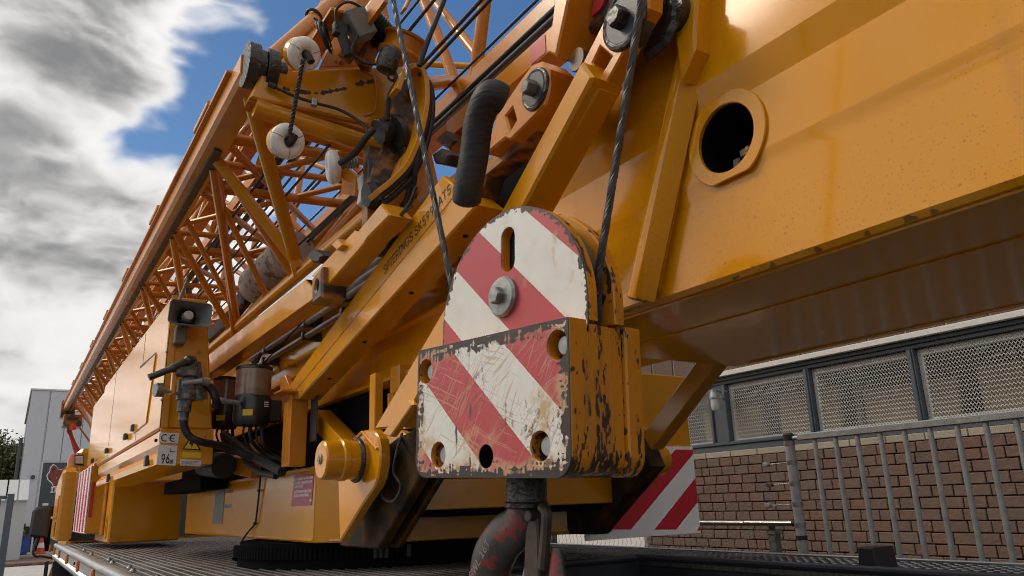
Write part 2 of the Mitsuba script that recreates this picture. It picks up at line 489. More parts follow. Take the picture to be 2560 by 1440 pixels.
foxo = z5([(562, 252), (590, 268), (615, 305), (660, 310), (700, 282), (760, 262), (770, 330), (750, 400), (690, 470), (640, 480), (610, 505), (560, 500), (555, 470), (500, 420), (492, 385), (500, 355), (520, 340), (530, 290)])
c0 = np.mean(foxo, 0)
add('fox_emblem_outline', yslab(foxo, YB + .008, .011, 0), 'print_white', gb + '__roller_door')
add('fox_emblem', yslab([tuple(c0 + .9 * (V(*p) - c0)) for p in foxo], YB + .002, .0059, 0), 'fox_red', gb + '__roller_door')
for pts in ([(548, 300), (585, 290), (578, 322), (556, 330)], [(690, 310), (735, 290), (730, 345), (700, 345)], [(592, 390), (606, 388), (610, 408), (598, 412)], [(520, 395), (545, 405), (540, 430), (518, 415)], [(630, 330), (650, 360), (660, 420), (640, 400)]):
    add('fox_marking', yslab(z5(pts), YB - .004, .0059, 0), 'fox_dark', gb + '__roller_door')
add('fox_eye', yslab(z5(circ(6, 10, 600, 400)), YB - .008, .0035, 0), 'print_white', gb + '__roller_door')
p = at(124.6, 1231.5, Y=YB + .015)
add('lettering', text('Inkc', .29, p, (1, 0, 0), (0, 0, 1), .01), 'print_white', gb + '__roller_door', smooth=False)
p = at(113.5, 1261, Y=YB)
add('door_label', box(p[0] - .13, p[0] + .13, YB + .005, YB + .019, p[2] - .06, p[2] + .06), 'print_white', gb + '__roller_door')
add('downpipe', tube([V(xl - .18, YB + .1, GZ), V(xl - .18, YB + .1, ztop * .62)], .09, 10, False), 'clad_dark', gb)
p = at(81.8, 1193, Y=YB)
add('wall_vent', cyl(p + V(0, 0, 0), p + V(0, -.12, 0), .11), 'clad_dark', gb)
p = at(37, 1341, Y=YB)
add('name_board', box(p[0] - .35, p[0] + .28, YB - .04, YB + .015, p[2] - .15, p[2] + .13), 'print_white', gb)

# tub with a shrub, cone
p = at(46, 1387, Z=GZ + .13)
bl = thing('planter_tub', 'blue square tub planted with a shrub before the grey industrial unit', 'planter')
add('tub', lathe([(.0, 0), (.33, 0), (.36, .1), (.36, .35), (.40, .36), (.42, .75), (.38, .75), (.36, .66), (0, .66)], p, (0, 0, 1), 14), 'barrel_blue', bl)


def leaves(n, centre, rad, size, seed, flat=1.0):
    g = np.random.default_rng(seed)
    k = max(n // 26, 1)
    cl = g.normal(size=(k, 3))
    cl /= np.linalg.norm(cl, axis=1, keepdims=True)
    cl *= g.uniform(.25, 1.0, (k, 1)) ** .5 * np.asarray(rad)
    q = cl[g.integers(0, k, n)] + g.normal(size=(n, 3)) * np.asarray(rad) * .14
    a = g.normal(size=(n, 3))
    a /= np.linalg.norm(a, axis=1, keepdims=True)
    b = np.cross(a, g.normal(size=(n, 3)))
    b /= np.linalg.norm(b, axis=1, keepdims=True)
    s = size * g.uniform(.6, 1.3, (n, 1))
    c = np.asarray(centre) + q
    v = np.stack([c - a * s, c + b * s * .45, c + a * s, c - b * s * .45], 1).reshape(-1, 3)
    i = np.arange(n) * 4
    return tm(v, np.vstack([np.stack([i, i + 1, i + 2], 1), np.stack([i, i + 2, i + 3], 1)]))


add('foliage', leaves(420, p + V(.05, 0, 1.0), (.5, .4, .38), .11, 3), 'leaf', bl, smooth=False)
p = at(100, 1384, Z=GZ + .13)
cn = thing('traffic_cone', 'red traffic cone with a white band in the doorway of the grey unit', 'traffic cone')
add('base', box(p[0] - .24, p[0] + .24, p[1] - .24, p[1] + .24, p[2], p[2] + .04), 'cone_red', cn)
add('cone', lathe([(.19, .04), (.15, .25), (.10, .52), (.045, .80), (.0, .80)], p, (0, 0, 1), 18), 'cone_red', cn)
add('reflective_band', lathe([(.152, .27), (.112, .50)], p + V(0, 0, 0), (0, 0, 1), 18), 'print_white', cn)

# trees behind the shed
for i, (px, py, Y, r, lab) in enumerate(((18, 1178, 66, 2.6, 'green tree rising behind the pale shed at the left edge'), (-40, 1165, 70, 3.2, 'broad tree left of the yard behind the steel gate'))):
    c = at(px, py, Y=Y)
    t = thing('broadleaf_tree', lab, 'tree')
    add('trunk', tube([V(c[0], Y, GZ), V(c[0] + .1, Y, c[2] - 1.2), V(c[0] - .1, Y, c[2] + .8)], [.22] * 17, 9, True), 'bark', t)
    for k in range(6):
        a = k * 1.05
        add('branch', tube([V(c[0], Y, c[2] - 1.5 + .2 * k), c + V(math.cos(a) * r * .4, math.sin(a) * r * .4, -.2 + .1 * k), c + V(math.cos(a) * r * .75, math.sin(a) * r * .7, .5)], .06, 6), 'bark', t)
    add('crown', leaves(6500, c, (r, r, r * .72), .16, 21 + i), 'leaf', t, smooth=False)

# pale shed and gate at the left edge
sh = thing('metal_shed', 'pale ribbed metal shed beyond the steel gate at the left edge', 'shed')
c = at(20, 1228, Y=40)
add('wall', box(c[0] - 9, c[0] + .75, 40, 44, GZ, c[2] - .35), 'shed_grey', sh)
for k in range(22):
    x1 = c[0] + .8 - k * .42
    add('roof_sheet', beam(V(x1 - .2, 39.85, c[2] - .40), V(x1 - .2, 42.4, c[2] + .55), .36, .05), 'shed_grey', sh)
gt = thing('steel_gate', 'blue grey steel bar gate at the left edge of the yard', 'gate')
YG = 14.0
pp = at(28, 1238, Y=YG)
add('post', box(pp[0] - .045, pp[0] + .045, YG - .045, YG + .045, GZ, pp[2] + .02), 'gate_blue', gt)
for z in (pp[2] - .03, -1.45):
    add('rail', box(-2.2, pp[0] - .047, YG - .02, YG + .02, z - .025, z + .025), 'gate_blue', gt)
for k in range(18):
    x = pp[0] - .13 - k * .115
    add('bar', box(x - .013, x + .013, YG - .013, YG + .013, -1.423, pp[2] - .057, .002), 'gate_blue', gt)

# ------------------------------------------------------------------ brick building on the right
XW = 5.5
bb = thing('brick_building', 'brick workshop with mesh covered blue framed windows on the right', 'building')
YE = 6.02
ZS = .325
CH, BL, J = .0785, .152, .0075
g = np.random.default_rng(5)
add('mortar_bed', box(XW + .0035, XW + .30, -4, YE - .006, GZ, ZS - .001), 'mortar', bb + '__wall')
far = []
unit = {}


def brick_mesh(y0, y1, z0, z1, dx):
    c = .004
    j = lambda: g.uniform(-.0016, .0016)
    return slab([(-y0 + j(), z0 + j()), (-y0 + j(), z1 + j()), (-y1 + j(), z1 + j()), (-y1 + j(), z0 + j())], V(XW + dx, 0, 0), V(0, -1, 0), V(0, 0, 1), .05, c)


nb = 0
k = 0
z1 = ZS - .006
while z1 - CH > GZ - .05:
    y = YE - (k % 2) * .075
    if k % 2:
        far.append(brick_mesh(YE - .075 + J, YE, max(z1 - CH + J, GZ), z1, 0))
    while y > -3.8:
        L = BL if g.random() > .12 else BL * .62
        m = brick_mesh(y - L + J, y, max(z1 - CH + J, GZ), z1, g.uniform(-.0015, .0015))
        if z1 > -.60 and y > 2.25 and nb < 300:
            add('brick', m, f'brick_{min(int(g.random() ** 1.5 * 4), 3)}', bb + '__wall', smooth=False)
            nb += 1
        else:
            far.append(m)
        y -= L
    z1 -= CH
    k += 1
add('further_bricks', far, 'brick_2', bb + '__wall', smooth=False, kind='stuff')
y = YE
while y > -4:
    add('sill_block', box(XW - .045, XW + .16, y - .30 + .006, y, ZS, ZS + .052, .004), 'sill_beige', bb)
    y -= .30
fb0, fb1 = ZS + .053, ZS + .053 + .085
ft0, ft1 = .985, 1.050
add('window_frame_bottom', [box(XW - .02, XW + .10, -4, YE, fb0, fb1 - .03), box(XW - .035, XW + .09, -4, YE, fb1 - .029, fb1)], 'frame_blue', bb)
add('window_frame_top', [box(XW - .025, XW + .10, -4, YE, ft0, ft0 + .03), box(XW - .045, XW + .10, -4, YE, ft0 + .031, ft1 - .004)], 'frame_blue', bb)
add('eaves_trim', box(XW - .09, XW + .12, -4.2, YE + .03, ft1, ft1 + .045), 'trim_white', bb)
# posts between the windows, measured on the wall plane
ycol = [at(1783, 1050, X=XW)[1], at(1826, 1050, X=XW)[1]]
ym = [at(2028, 1000, X=XW)[1], at(2287, 930, X=XW)[1]]
spans = [(YE, ycol[0])]
prev = ycol[1]
for m in ym + [ym[1] - (ym[0] - ym[1]) * 1.05, ym[1] - 2.1 * (ym[0] - ym[1]), ym[1] - 3.15 * (ym[0] - ym[1]), ym[1] - 4.2 * (ym[0] - ym[1])]:
    spans.append((prev, m + .028))
    prev = m - .028
    add('window_post', [box(XW - .03, XW + .09, m - .027, m + .027, fb1 + .001, ft0 - .001), box(XW - .042, XW - .031, m - .014, m + .014, fb1 + .001, ft0 - .001)], 'frame_blue', bb)
add('window_post', [box(XW - .02, XW + .09, ycol[1], ycol[0], fb1 + .001, ft0 - .001), box(XW - .04, XW - .021, ycol[0] - .03, ycol[0], fb1 + .001, ft0 - .001), box(XW - .04, XW - .021, ycol[1], ycol[1] + .03, fb1 + .001, ft0 - .001)], 'frame_blue', bb)


def grille(y0, y1, z0, z1, x, w=.024, h=.033):
    "expanded metal: diamonds w wide and h high made of slanted strands"
    ms, t, d = [], .0042, .004
    vs, fs = [], []
    ny, nz = int((y1 - y0) / w), int((z1 - z0) / h)
    w, h = (y1 - y0) / ny, (z1 - z0) / nz
    for a in range(ny):
        for b in range(nz):
            cy, cz = y0 + (a + .5) * w, z0 + (b + .5) * h
            L, Rr, T, B = (cy - w / 2, cz), (cy + w / 2, cz), (cy, cz + h / 2), (cy, cz - h / 2)
            for (p, q) in ((L, T), (T, Rr), (Rr, B), (B, L)):
                dy, dz = q[0] - p[0], q[1] - p[1]
                l = math.hypot(dy, dz)
                ny_, nz_ = -dz / l * t / 2, dy / l * t / 2
                n0 = len(vs)
                for pt in (p, q):
                    for s, xx in ((1, x), (-1, x + d), (1, x + d * .6), (-1, x + d * 1.6)):
                        vs.append((xx, pt[0] + s * ny_, pt[1] + s * nz_))
                fs += [(n0, n0 + 1, n0 + 5), (n0, n0 + 5, n0 + 4), (n0 + 2, n0 + 7, n0 + 3), (n0 + 2, n0 + 6, n0 + 7), (n0, n0 + 4, n0 + 6), (n0, n0 + 6, n0 + 2), (n0 + 1, n0 + 3, n0 + 7), (n0 + 1, n0 + 7, n0 + 5)]
    return tm(vs, fs)


for i, (y1, y0) in enumerate(spans):
    wk = num(bb + '__window')
    add('sash', [box(XW + .02, XW + .05, y1 - .045, y1, fb1 + .002, ft0 - .002), box(XW + .02, XW + .05, y0, y0 + .012, fb1 + .002, ft0 - .002), box(XW + .02, XW + .05, y0 + .013, y1 - .046, fb1 + .002, fb1 + .02), box(XW + .02, XW + .05, y0 + .013, y1 - .046, ft0 - .055, ft0 - .002)], 'pale_grey', wk)
    add('pane', xslab([(y0 + .012, fb1 + .02), (y1 - .045, fb1 + .02), (y1 - .045, ft0 - .055), (y0 + .012, ft0 - .055)], XW + .035, .0001, 0) if 0 else tm([(XW + .035, y0 + .012, fb1 + .02), (XW + .035, y0 + .012, ft0 - .055), (XW + .035, y1 - .045, ft0 - .055), (XW + .035, y1 - .045, fb1 + .02)], [(0, 1, 2), (0, 2, 3)]), 'glass', wk, smooth=False)
    if i < 5:
        add('grille', grille(y0 + .004, y1 - .05 if i else y1 - .01, fb1 + .004, ft0 - .02, XW - .004), 'mesh_metal', wk, smooth=False, kind='stuff')
# the room behind the panes
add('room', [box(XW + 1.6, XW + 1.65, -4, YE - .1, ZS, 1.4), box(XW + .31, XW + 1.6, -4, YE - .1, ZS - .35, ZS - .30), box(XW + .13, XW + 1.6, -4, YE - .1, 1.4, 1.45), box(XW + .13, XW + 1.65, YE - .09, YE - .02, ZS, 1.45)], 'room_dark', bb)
for k, (y, w, z0, h, mt) in enumerate(((5.05, .7, .40, .40, 'carton'), (4.2, .6, .40, .46, 'carton'), (3.3, .75, .40, .38, 'carton'), (2.62, .30, .40, .44, 'carton'), (2.36, .05, .40, .55, 'pale_grey'), (2.0, .45, .40, .42, 'carton'), (1.2, .6, .4, .3, 'carton'), (3.8, .04, .40, .55, 'pale_grey'))):
    add('stored_board', box(XW + .28 + .02 * k, XW + .34 + .02 * k, y - w / 2, y + w / 2, z0, z0 + h), mt, bb)
add('inner_ledge', box(XW + .10, XW + .26, -4, YE - .1, ZS + .1, ZS + .15), 'pale_grey', bb)
y, kk = YE, 0
while y > -4:
    add('cladding_sheet', box(XW - .06, XW + .10, y - .30 + .012, y, ft1 + .046, ft1 + 3.4, .01), 'brown_clad', bb)
    add('cladding_seam', box(XW - .05, XW + .09, y - .30 + .0005, y - .30 + .0115, ft1 + .046, ft1 + 3.4, .001), 'seam_pale', bb)
    y -= .30
add('roof', box(XW - .25, XW + 9, -4.3, YE + .15, ft1 + 3.41, ft1 + 3.6), 'clad_dark', bb)
add('end_wall', box(XW + .301, XW + 9, YE - .3, YE - .01, GZ, ft1 + 3.4), 'brick_2', bb)

# bulkhead lamp on the window post
lp = thing('bulkhead_lamp', 'jar shaped wall lamp with clear glass hung below the eaves trim', 'lamp')
c = at(1786, 1000, X=XW - .16)
add('bracket', [beam(c + V(.16, 0, .085), c + V(-.03, 0, .085), .05, .018), cyl(c + V(.10, -.01, .02), c + V(.10, -.01, .09), .02)], 'galvanised', lp)
add('cap', lathe([(0, .08), (.028, .08), (.036, .06), (.040, .035), (.043, .03), (.043, .012), (.036, .010), (0, .01)], c, (0, 0, 1), 20), 'galvanised', lp)
add('glass_jar', lathe([(.034, .009), (.036, -.03), (.034, -.075), (.024, -.095), (0, -.10)], c, (0, 0, 1), 20), 'lamp_clear', lp)

# ------------------------------------------------------------------ bar fence, wire mesh fence, van
XF = 4.05
bf = thing('bar_fence', 'galvanised fence of upright bars under one top rail on the right', 'fence')
py_ = at(1990, 1235, X=XF)[1]
zt = at(1972, 1092, X=XF)[2]
add('post', lathe([(.030, GZ), (.030, zt)], V(XF, py_, 0), (0, 0, 1), 20), 'galvanised', bf)
add('post_cap', lathe([(.033, zt - .025), (.034, zt + .012), (.026, zt + .022), (0, zt + .023)], V(XF, py_, 0), (0, 0, 1), 20), 'rubber', bf)
rz = at(2300, 1062, X=XF)[2]
add('top_rail', [box(XF - .022, XF + .022, -4, py_ - .075, rz - .02, rz + .02, .005), cyl(V(XF, py_ - .075, rz), V(XF, py_ - .03, rz), .012)], 'galvanised', bf)
for z in (zt - .04, at(1982, 1155, X=XF)[2], at(1987, 1208, X=XF)[2], at(1992, 1260, X=XF)[2], at(1999, 1312, X=XF)[2]):
    add('clamp', lathe([(.031, z - .011), (.034, z - .011), (.034, z + .011), (.031, z + .011)], V(XF, py_, 0), (0, 0, 1), 20), 'steel', bf)
zc = at(2003, 1344, X=XF)[2]
add('black_band', lathe([(.031, zc - .012), (.0335, zc - .012), (.0335, zc + .012), (.031, zc + .012)], V(XF, py_, 0), (0, 0, 1), 20), 'rubber', bf)
ys = [at(a, b, X=XF)[1] for a, b in ((2036, 1097), (2088, 1092), (2142, 1087), (2198, 1081), (2258, 1074), (2321, 1068), (2390, 1060), (2460, 1053), (2539, 1045))]
dy = (ys[0] - ys[-1]) / 8
for k in range(20):
    add('bar', cyl(V(XF, ys[0] - k * dy, GZ + .1), V(XF, ys[0] - k * dy, rz - .0195), .0140, 14), 'galvanised', bf)
add('bottom_rail', box(XF - .02, XF + .02, -4, py_ - .04, GZ + .06, GZ + .0985), 'galvanised', bf)

wf = thing('wire_mesh_fence', 'chain link fence with a shiny top tube left of the bar fence', 'fence')
zr = at(1870, 1308, X=XF)[2]
segs = [py_ + .05, py_ + .42, py_ + .84, py_ + 1.5, py_ + 3, py_ + 5.5]
add('top_tube', [cyl(V(XF, a + .003, zr), V(XF, b, zr), .017) for a, b in zip(segs[:-1], segs[1:])], 'rail_chrome', wf)
add('tube_end', cyl(V(XF, py_ + .032, zr), V(XF, py_ + .05, zr), .019), 'rubber', wf)
yp = at(1937, 1350, X=XF + .04)[1]
for yy in (yp, yp + 2.4, yp + 4.8):
    add('post', [box(XF + .012, XF + .068, yy - .028, yy + .028, GZ, zr - .06), box(XF + .005, XF + .075, yy - .035, yy + .035, zr - .07, zr - .045), cyl(V(XF + .03, yy, zr - .05), V(XF + .03, yy, zr + .01), .018)], 'concrete_post', wf)
ms = []
pw = .052
for k in range(int(5.4 / pw * 1.0)):
    y0 = py_ + .03 + k * pw
    zs = np.arange(zr - .015, zr - .95, -pw * .62)
    pts = [(XF + (.003 if j % 2 else -.003), y0 + (pw * .52 if (j + 0) % 2 else -pw * .02), z) for j, z in enumerate(zs)]
    ms.append(tube(pts, .0018, 4, False, False))
add('chain_link', ms, 'fence_wire', wf, smooth=False, kind='stuff')
for z, mt, (tx, ty) in zip((at(1982, 1155, X=XF)[2], at(1987, 1208, X=XF)[2], at(1992, 1260, X=XF)[2]), ('galvanised', 'valve_grey', 'galvanised'), ((1915, 1162), (1924, 1212), (1920, 1264))):
    yt = at(tx, ty, X=XF)[1]
    zt2 = at(tx, ty, X=XF)[2]
    ends = []
    w = add('barbed_wire', [tube([V(XF, yt + .02, zt2), V(XF, yt + 1.0, zt2 - .012), V(XF, yt + 2.4, zt2)], .0016, 5)] +
            [tube([V(XF - .012, yt + .1 * k, zt2 - .012), V(XF, yt + .1 * k + .004, zt2), V(XF + .01, yt + .1 * k - .004, zt2 + .013)], .0012, 4, False) for k in range(1, 22)], 'concrete_post', wf)
    add('tensioner', [box(XF - .012, XF + .012, yt - .02, yt + .022, zt2 - .013, zt2 + .013, .003), cyl(V(XF - .02, yt - .016, zt2), V(XF + .016, yt - .016, zt2), .011, 12)], mt, w)
    add('tie', helix_rope(V(XF, yt - .02, zt2), V(XF, py_ + .03, z), .005, 2, .03, 5, 10), 'steel', w)

vn = thing('white_van', 'white van standing beyond the chain link fence past the end of the brick wall', 'van')
add('body', [xslab([(6.35, -1.3), (11.4, -1.3), (11.4, -.25), (10.4, .05), (9.7, .75), (6.35, .8)], 5.75, 1.9, .04)], 'panel_white', vn)
add('door_seam', [box(5.742, 5.749, 8.2, 8.215, -1.2, .6, .001)], 'pale_grey', vn)
add('window', box(5.738, 5.748, 8.6, 9.7, -.62, .45), 'black_plastic', vn)
for yy in (7.2, 10.5):
    add('wheel', cyl(V(5.74, yy, GZ + .34), V(5.98, yy, GZ + .34), .34), 'rubber', vn)

# ------------------------------------------------------------------ the truck that carries the crane
DZ = -0.303
XL, XR = 0.526, 3.27
tk = thing('crane_truck', 'crane carrier truck with a ribbed metal deck, aluminium side rail and amber side lamps', 'truck')
NX0, NX1, NY = 1.86, 2.74, 3.12      # the open well in the deck behind the slewing ring
zd = DZ - .03
add('deck', [box(XL + .09, NX0, .9, 10.9, zd, DZ), box(NX0 + .001, NX1 - .001, NY, 10.9, zd, DZ), box(NX1, XR, .2, 10.9, zd, DZ)], 'deck_metal', tk)
ribs = []
for x in np.arange(XL + .13, XR - .03, .052):
    y0 = .9 if x < NX0 else (NY + .02 if x < NX1 else .2)
    ribs.append(xslab([(y0, DZ - .001), (y0, DZ + .005), (10.8, DZ + .005), (10.8, DZ - .001)], x, .009, .002))
add('deck_rib', ribs, 'deck_rib', tk, smooth=False, kind='stuff')
cross = []
for y in np.arange(1.3, 6.5, .045):
    cross.append(box(NX1 + .03, XR - .02, y, y + .012, DZ, DZ + .0065, .001))
add('deck_tread', cross, 'deck_metal', tk, smooth=False, kind='stuff')
add('well_wall', [box(NX0, NX1, NY - .03, NY - .001, DZ - .45, DZ - .002), box(NX1 + .001, NX1 + .03, .2, NY, DZ - .45, zd - .001), box(NX0 - .03, NX0 - .001, .9, NY, DZ - .45, zd - .001)], 'dark_steel', tk)
add('well_lip', [tube([V(NX0 + .02, NY - .05, DZ + .012), V(NX1 - .05, NY - .05, DZ + .012), V(NX1 - .012, NY - .12, DZ + .012), V(NX1 - .012, .3, DZ + .012)], .016, 8, False)], 'dark_steel', tk)
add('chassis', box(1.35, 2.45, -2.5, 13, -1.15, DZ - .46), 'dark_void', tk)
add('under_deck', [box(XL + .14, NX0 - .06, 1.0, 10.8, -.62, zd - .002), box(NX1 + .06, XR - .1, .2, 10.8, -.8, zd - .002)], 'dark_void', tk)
# right side edge strip
add('deck_edge', box(XR + .001, XR + .03, .2, 10.9, DZ - .08, DZ + .012), 'deck_rib', tk)
# deck box: black rubber block
c = at(2182, 1440, X=2.98)
p = at(2145, 1388, X=2.9)
b0, b1 = at(2146, 1425, Z=DZ), at(2218, 1425, Z=DZ)
add('rubber_stop', slab([(0, 0), (b1[1] - b0[1], 0), (b1[1] - b0[1] + .008, .085), (-.008, .085)], V(b0[0], b0[1], DZ), V(0, 1, 0), V(0, 0, 1), .14, .006), 'rubber', tk)
# aluminium side rail: profile pulled along y
prof = [(.075, DZ + .006), (.02, DZ + .008), (.006, DZ + .002), (0, DZ - .010), (.002, DZ - .030), (.012, DZ - .038), (.016, DZ - .045), (.016, DZ - .112), (.010, DZ - .118), (0, DZ - .126), (-.004, DZ - .145), (.002, DZ - .162), (.016, DZ - .168), (.075, DZ - .168)]
for a, b in zip((1.0, 3.0, 5.6, 8.2), (2.994, 5.594, 8.194, 11.2)):
    add('side_rail', yslab([(XL + x, z) for x, z in prof], a, b - a, .001), 'aluminium', tk, smooth=35)
for (px, py) in ((127, 1368), (138, 1373.5), (150, 1379.5), (170, 1390), (197.5, 1402.5), (236, 1421), (296, 1441)):
    q = at(px, py, X=XL + .012)
    y, z = q[1], DZ - .078
    add('marker_lamp', slab([(-.02, -.045), (.02, -.045), (.026, -.038), (.026, .038), (.02, .045), (-.02, .045), (-.026, .038), (-.026, -.038)], V(XL + .0155, y, z), V(0, -1, 0), V(0, 0, 1), .022, .008), 'amber', tk)
for k, (px, py) in enumerate(((133, 1370), (188, 1398), (258, 1430))):
    q = at(px, py, X=XL + .014)
    add('lamp_plug', cyl(V(XL + .0155, q[1], DZ - .075), V(XL + .004, q[1], DZ - .075), .014, 10), 'rubber', tk)
for k, y in enumerate((3.0, 3.3, 4.05, 4.2, 4.9, 5.2, 5.9, 6.3, 7.4, 8.4)):
    add('deck_bolt', lathe([(.02, 0), (.019, .006), (.012, .012), (.010, .02), (0, .021)], V(XL + .10 + .02 * (k % 2), y, DZ + .004), (0, 0, 1), 10), 'steel', tk)
# slewing ring
RC = V(2.0, 4.62, 0)
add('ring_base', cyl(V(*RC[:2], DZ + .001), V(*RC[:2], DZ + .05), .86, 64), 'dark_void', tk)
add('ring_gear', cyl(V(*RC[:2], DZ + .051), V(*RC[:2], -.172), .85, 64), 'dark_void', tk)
for k in range(110):
    a = math.pi * (0.93 + 1.14 * k / 110)
    d = V(math.cos(a), math.sin(a), 0)
    add('gear_tooth', beam(RC + d * .868 + V(0, 0, DZ + .0505), RC + d * .868 + V(0, 0, -.19), .026, .03, tuple(d), .006), 'dark_steel' if k in (41, 42, 43, 47) else 'dark_void', tk + '__ring_gear', smooth=False)
q = at(640, 1388, Z=DZ + .05)
add('slewing_pinion', [cyl(V(q[0], q[1], DZ + .01), V(q[0], q[1], -.19), .05, 16), cyl(V(q[0], q[1], DZ + .06), V(q[0], q[1], DZ + .10), .075, 16), cyl(V(q[0] - .07, q[1] + .02, DZ + .02), V(q[0] - .07, q[1] + .02, -.2), .014, 10)], 'grease', tk)
for k in range(5):
    add('grease_hose', tube([V(q[0] + .01 * k, q[1] - .03, -.21), V(q[0] - .07 - .02 * k, q[1] - .04 - .01 * k, -.25), V(q[0] - .02 * k, q[1] - .05, DZ + .02)], .008, 6), 'rubber', tk)
# cab and parts at the far end
y0 = 11.25
hl, hr = at(136, 1362, Y=y0)[0], at(176, 1362, Y=y0)[0]
ht = at(180, 1180, Y=y0)[2]
hz = [(y0, DZ + .03), (y0, ht), (y0 + .12, ht + .06), (y0 + .9, ht - .03), (y0 + 1.3, ht - .14), (y0 + 1.3, DZ + .03)]
add('engine_cowl', slab([(p[0], p[1]) for p in hz], V(hl, 0, 0), V(0, 1, 0), V(0, 0, 1), hr - hl, .03), 'paint_yellow', tk)
add('cowl_recess', [slab([(y0 + .18, DZ + .3), (y0 + .18, ht - .28), (y0 + 1.0, ht - .36), (y0 + 1.0, DZ + .3)], V(hl - .012, 0, 0), V(0, 1, 0), V(0, 0, 1), .011, .005)], 'paint_yellow', tk)
add('cowl_slot', box(hl - .006, hl - .001, y0 + .30, y0 + .42, DZ + .08, DZ + .26, .002), 'rubber', tk)
add('cab', box(hr + .03, 3.2, 12.6, 14.6, -1.2, .95, .06), 'paint_yellow', tk)
add('cab_rear_wall', box(hr + .01, 3.2, 11.9, 12.0, DZ + .01, .35), 'clad_dark', tk)
q = at(205, 1367, Y=11.88)
add('rear_window', box(q[0] - .1, q[0] + .35, 11.88, 11.899, q[2] - .02, q[2] + .06), 'black_plastic', tk)
q = at(103, 1305, Y=13.2)
mk = add('wing_mirror', [yslab([(q[0] - .13, q[2] - .19), (q[0] + .10, q[2] - .23), (q[0] + .12, q[2] + .18), (q[0] + .06, q[2] + .22), (q[0] - .08, q[2] + .21), (q[0] - .125, q[2] + .15)], 13.2, .12, .03)], 'black_plastic', tk)
add('arm', [tube([q + V(.16, .05, .26), q + V(.35, .1, .26), q + V(.6, .2, .2)], .018, 8), tube([q + V(-.02, .06, -.22), q + V(-.05, .06, -.40), q + V(.0, .06, -.47), q + V(.1, .1, -.48), q + V(.6, .2, -.62)], .018, 8)], 'black_plastic', mk)
q = at(118, 1405, Y=10.9)
add('mudguard', slab([(-.03, -.45), (.05, -.45), (.13, .17), (.09, .17)], V(q[0], 10.9, q[2]), V(1, 0, 0), V(0, 0, 1), -.05 + .1, .006), 'paint_yellow', tk)
add('mudguard_bracket', [box(XL - .09, XL - .05, 10.7, 10.74, -1.2, DZ - .17), box(XL - .02, XL + .3, 10.5, 10.56, -1.2, DZ - .17)], 'black_plastic', tk)
for y in (-1.2, 1.6, 3.3, 6.2, 8.6, 12.2):
    for x in (XL + .06, XR - .46):
        w = add('wheel', lathe([(.30, 0), (.56, 0), (.60, .03), (.61, .1), (.61, .3), (.60, .37), (.56, .4), (.30, .4)], V(x, y, GZ + .61), (1, 0, 0), 32), 'rubber', tk)
        add('rim', lathe([(.0, .06), (.12, .05), (.14, .12), (.28, .1), (.30, .02), (.31, .02), (.31, .38), (0, .38)], V(x, y, GZ + .61), (1, 0, 0), 24), 'steel', w)

# ------------------------------------------------------------------ the crane on the slewing ring
cr = thing('mobile_crane', 'yellow mobile tower crane folded flat with tower, lattice jib and machinery', 'crane')
# --- slewing platform
SB, ST = -.165, .213
pf = add('slewing_platform', zslab([(1.31, 3.90), (1.36, 3.83), (1.52, 3.62), (2.20, 3.24), (2.58, 3.10), (2.60, 7.3), (1.31, 7.3)], SB, ST - SB, .006), 'paint_yellow', cr)
add('edge_weld', [tube([V(1.315, 3.905, SB + .004), V(1.315, 3.905, ST - .004)], .010, 6, False), tube([V(1.309, 3.91, SB + .010), V(1.309, 7.2, SB + .010)], .009, 6, False), tube([V(1.306, 3.91, ST - .010), V(1.306, 7.2, ST - .010)], .009, 6, False), tube([V(1.367, 3.82, SB + .01), V(1.53, 3.61, SB + .01), V(2.2, 3.235, SB + .01), V(2.56, 3.1, SB + .01)], .009, 6, False)], 'paint_yellow', pf)
# stickers on the left plate; reading direction runs towards -y
SU, SW = V(0, -1, 0), V(0, 0, 1)


def plate_on_left(x, pix, t=.0015):
    return slab([(-b, c) for b, c in pxX(pix, x)], V(x, 0, 0), SU, SW, t, .0003)


add('warning_sticker', plate_on_left(1.3085, [(737, 1187), (787 - 1, 1183), (779, 1263), (728, 1266)]), 'sticker_red', pf)
s0, s1 = at(734, 1205, X=1.306), at(783, 1205, X=1.306)
sw = s0[1] - s1[1]
for k, (s, f) in enumerate((('HET IS VERBODEN VOOR ONBEVOEGDEN', .97), ('ZICH BINNEN DE DRAAICIRKEL VAN DE', .95), ('KRAAN TE BEGEVEN.', .5), ('ALS DE GROENE LAMP BRANDT, WORDT', .95), ('DE KRAAN OP AFSTAND BEDIEND.', .82))):
    zz = at(735, (1203, 1212.5, 1221, 1234, 1243.5)[k] - .5, X=1.306)[2]
    add('sticker_lettering', text(s, .013, V(1.3068, s0[1] - .012, zz), SU, SW, .0006, True, sw * f * .95), 'print_white', pf, smooth=False)
zz = at(770, 1254.5, X=1.306)[2]
add('sticker_lettering', text('ABB', .013, V(1.3068, s1[1] + .055, zz), SU, SW, .0006), 'print_white', pf, smooth=False)
add('grey_label', plate_on_left(1.3085, [(540, 1226), (562, 1224), (556, 1309), (530, 1309)]), 'box_grey', pf)
add('grey_label', plate_on_left(1.3085, [(565, 1226), (582, 1225), (581, 1232), (563, 1233)]), 'box_grey', pf)
add('grey_label', plate_on_left(1.3085, [(562, 1261), (578, 1260), (577, 1269), (560, 1270)]), 'box_grey', pf)
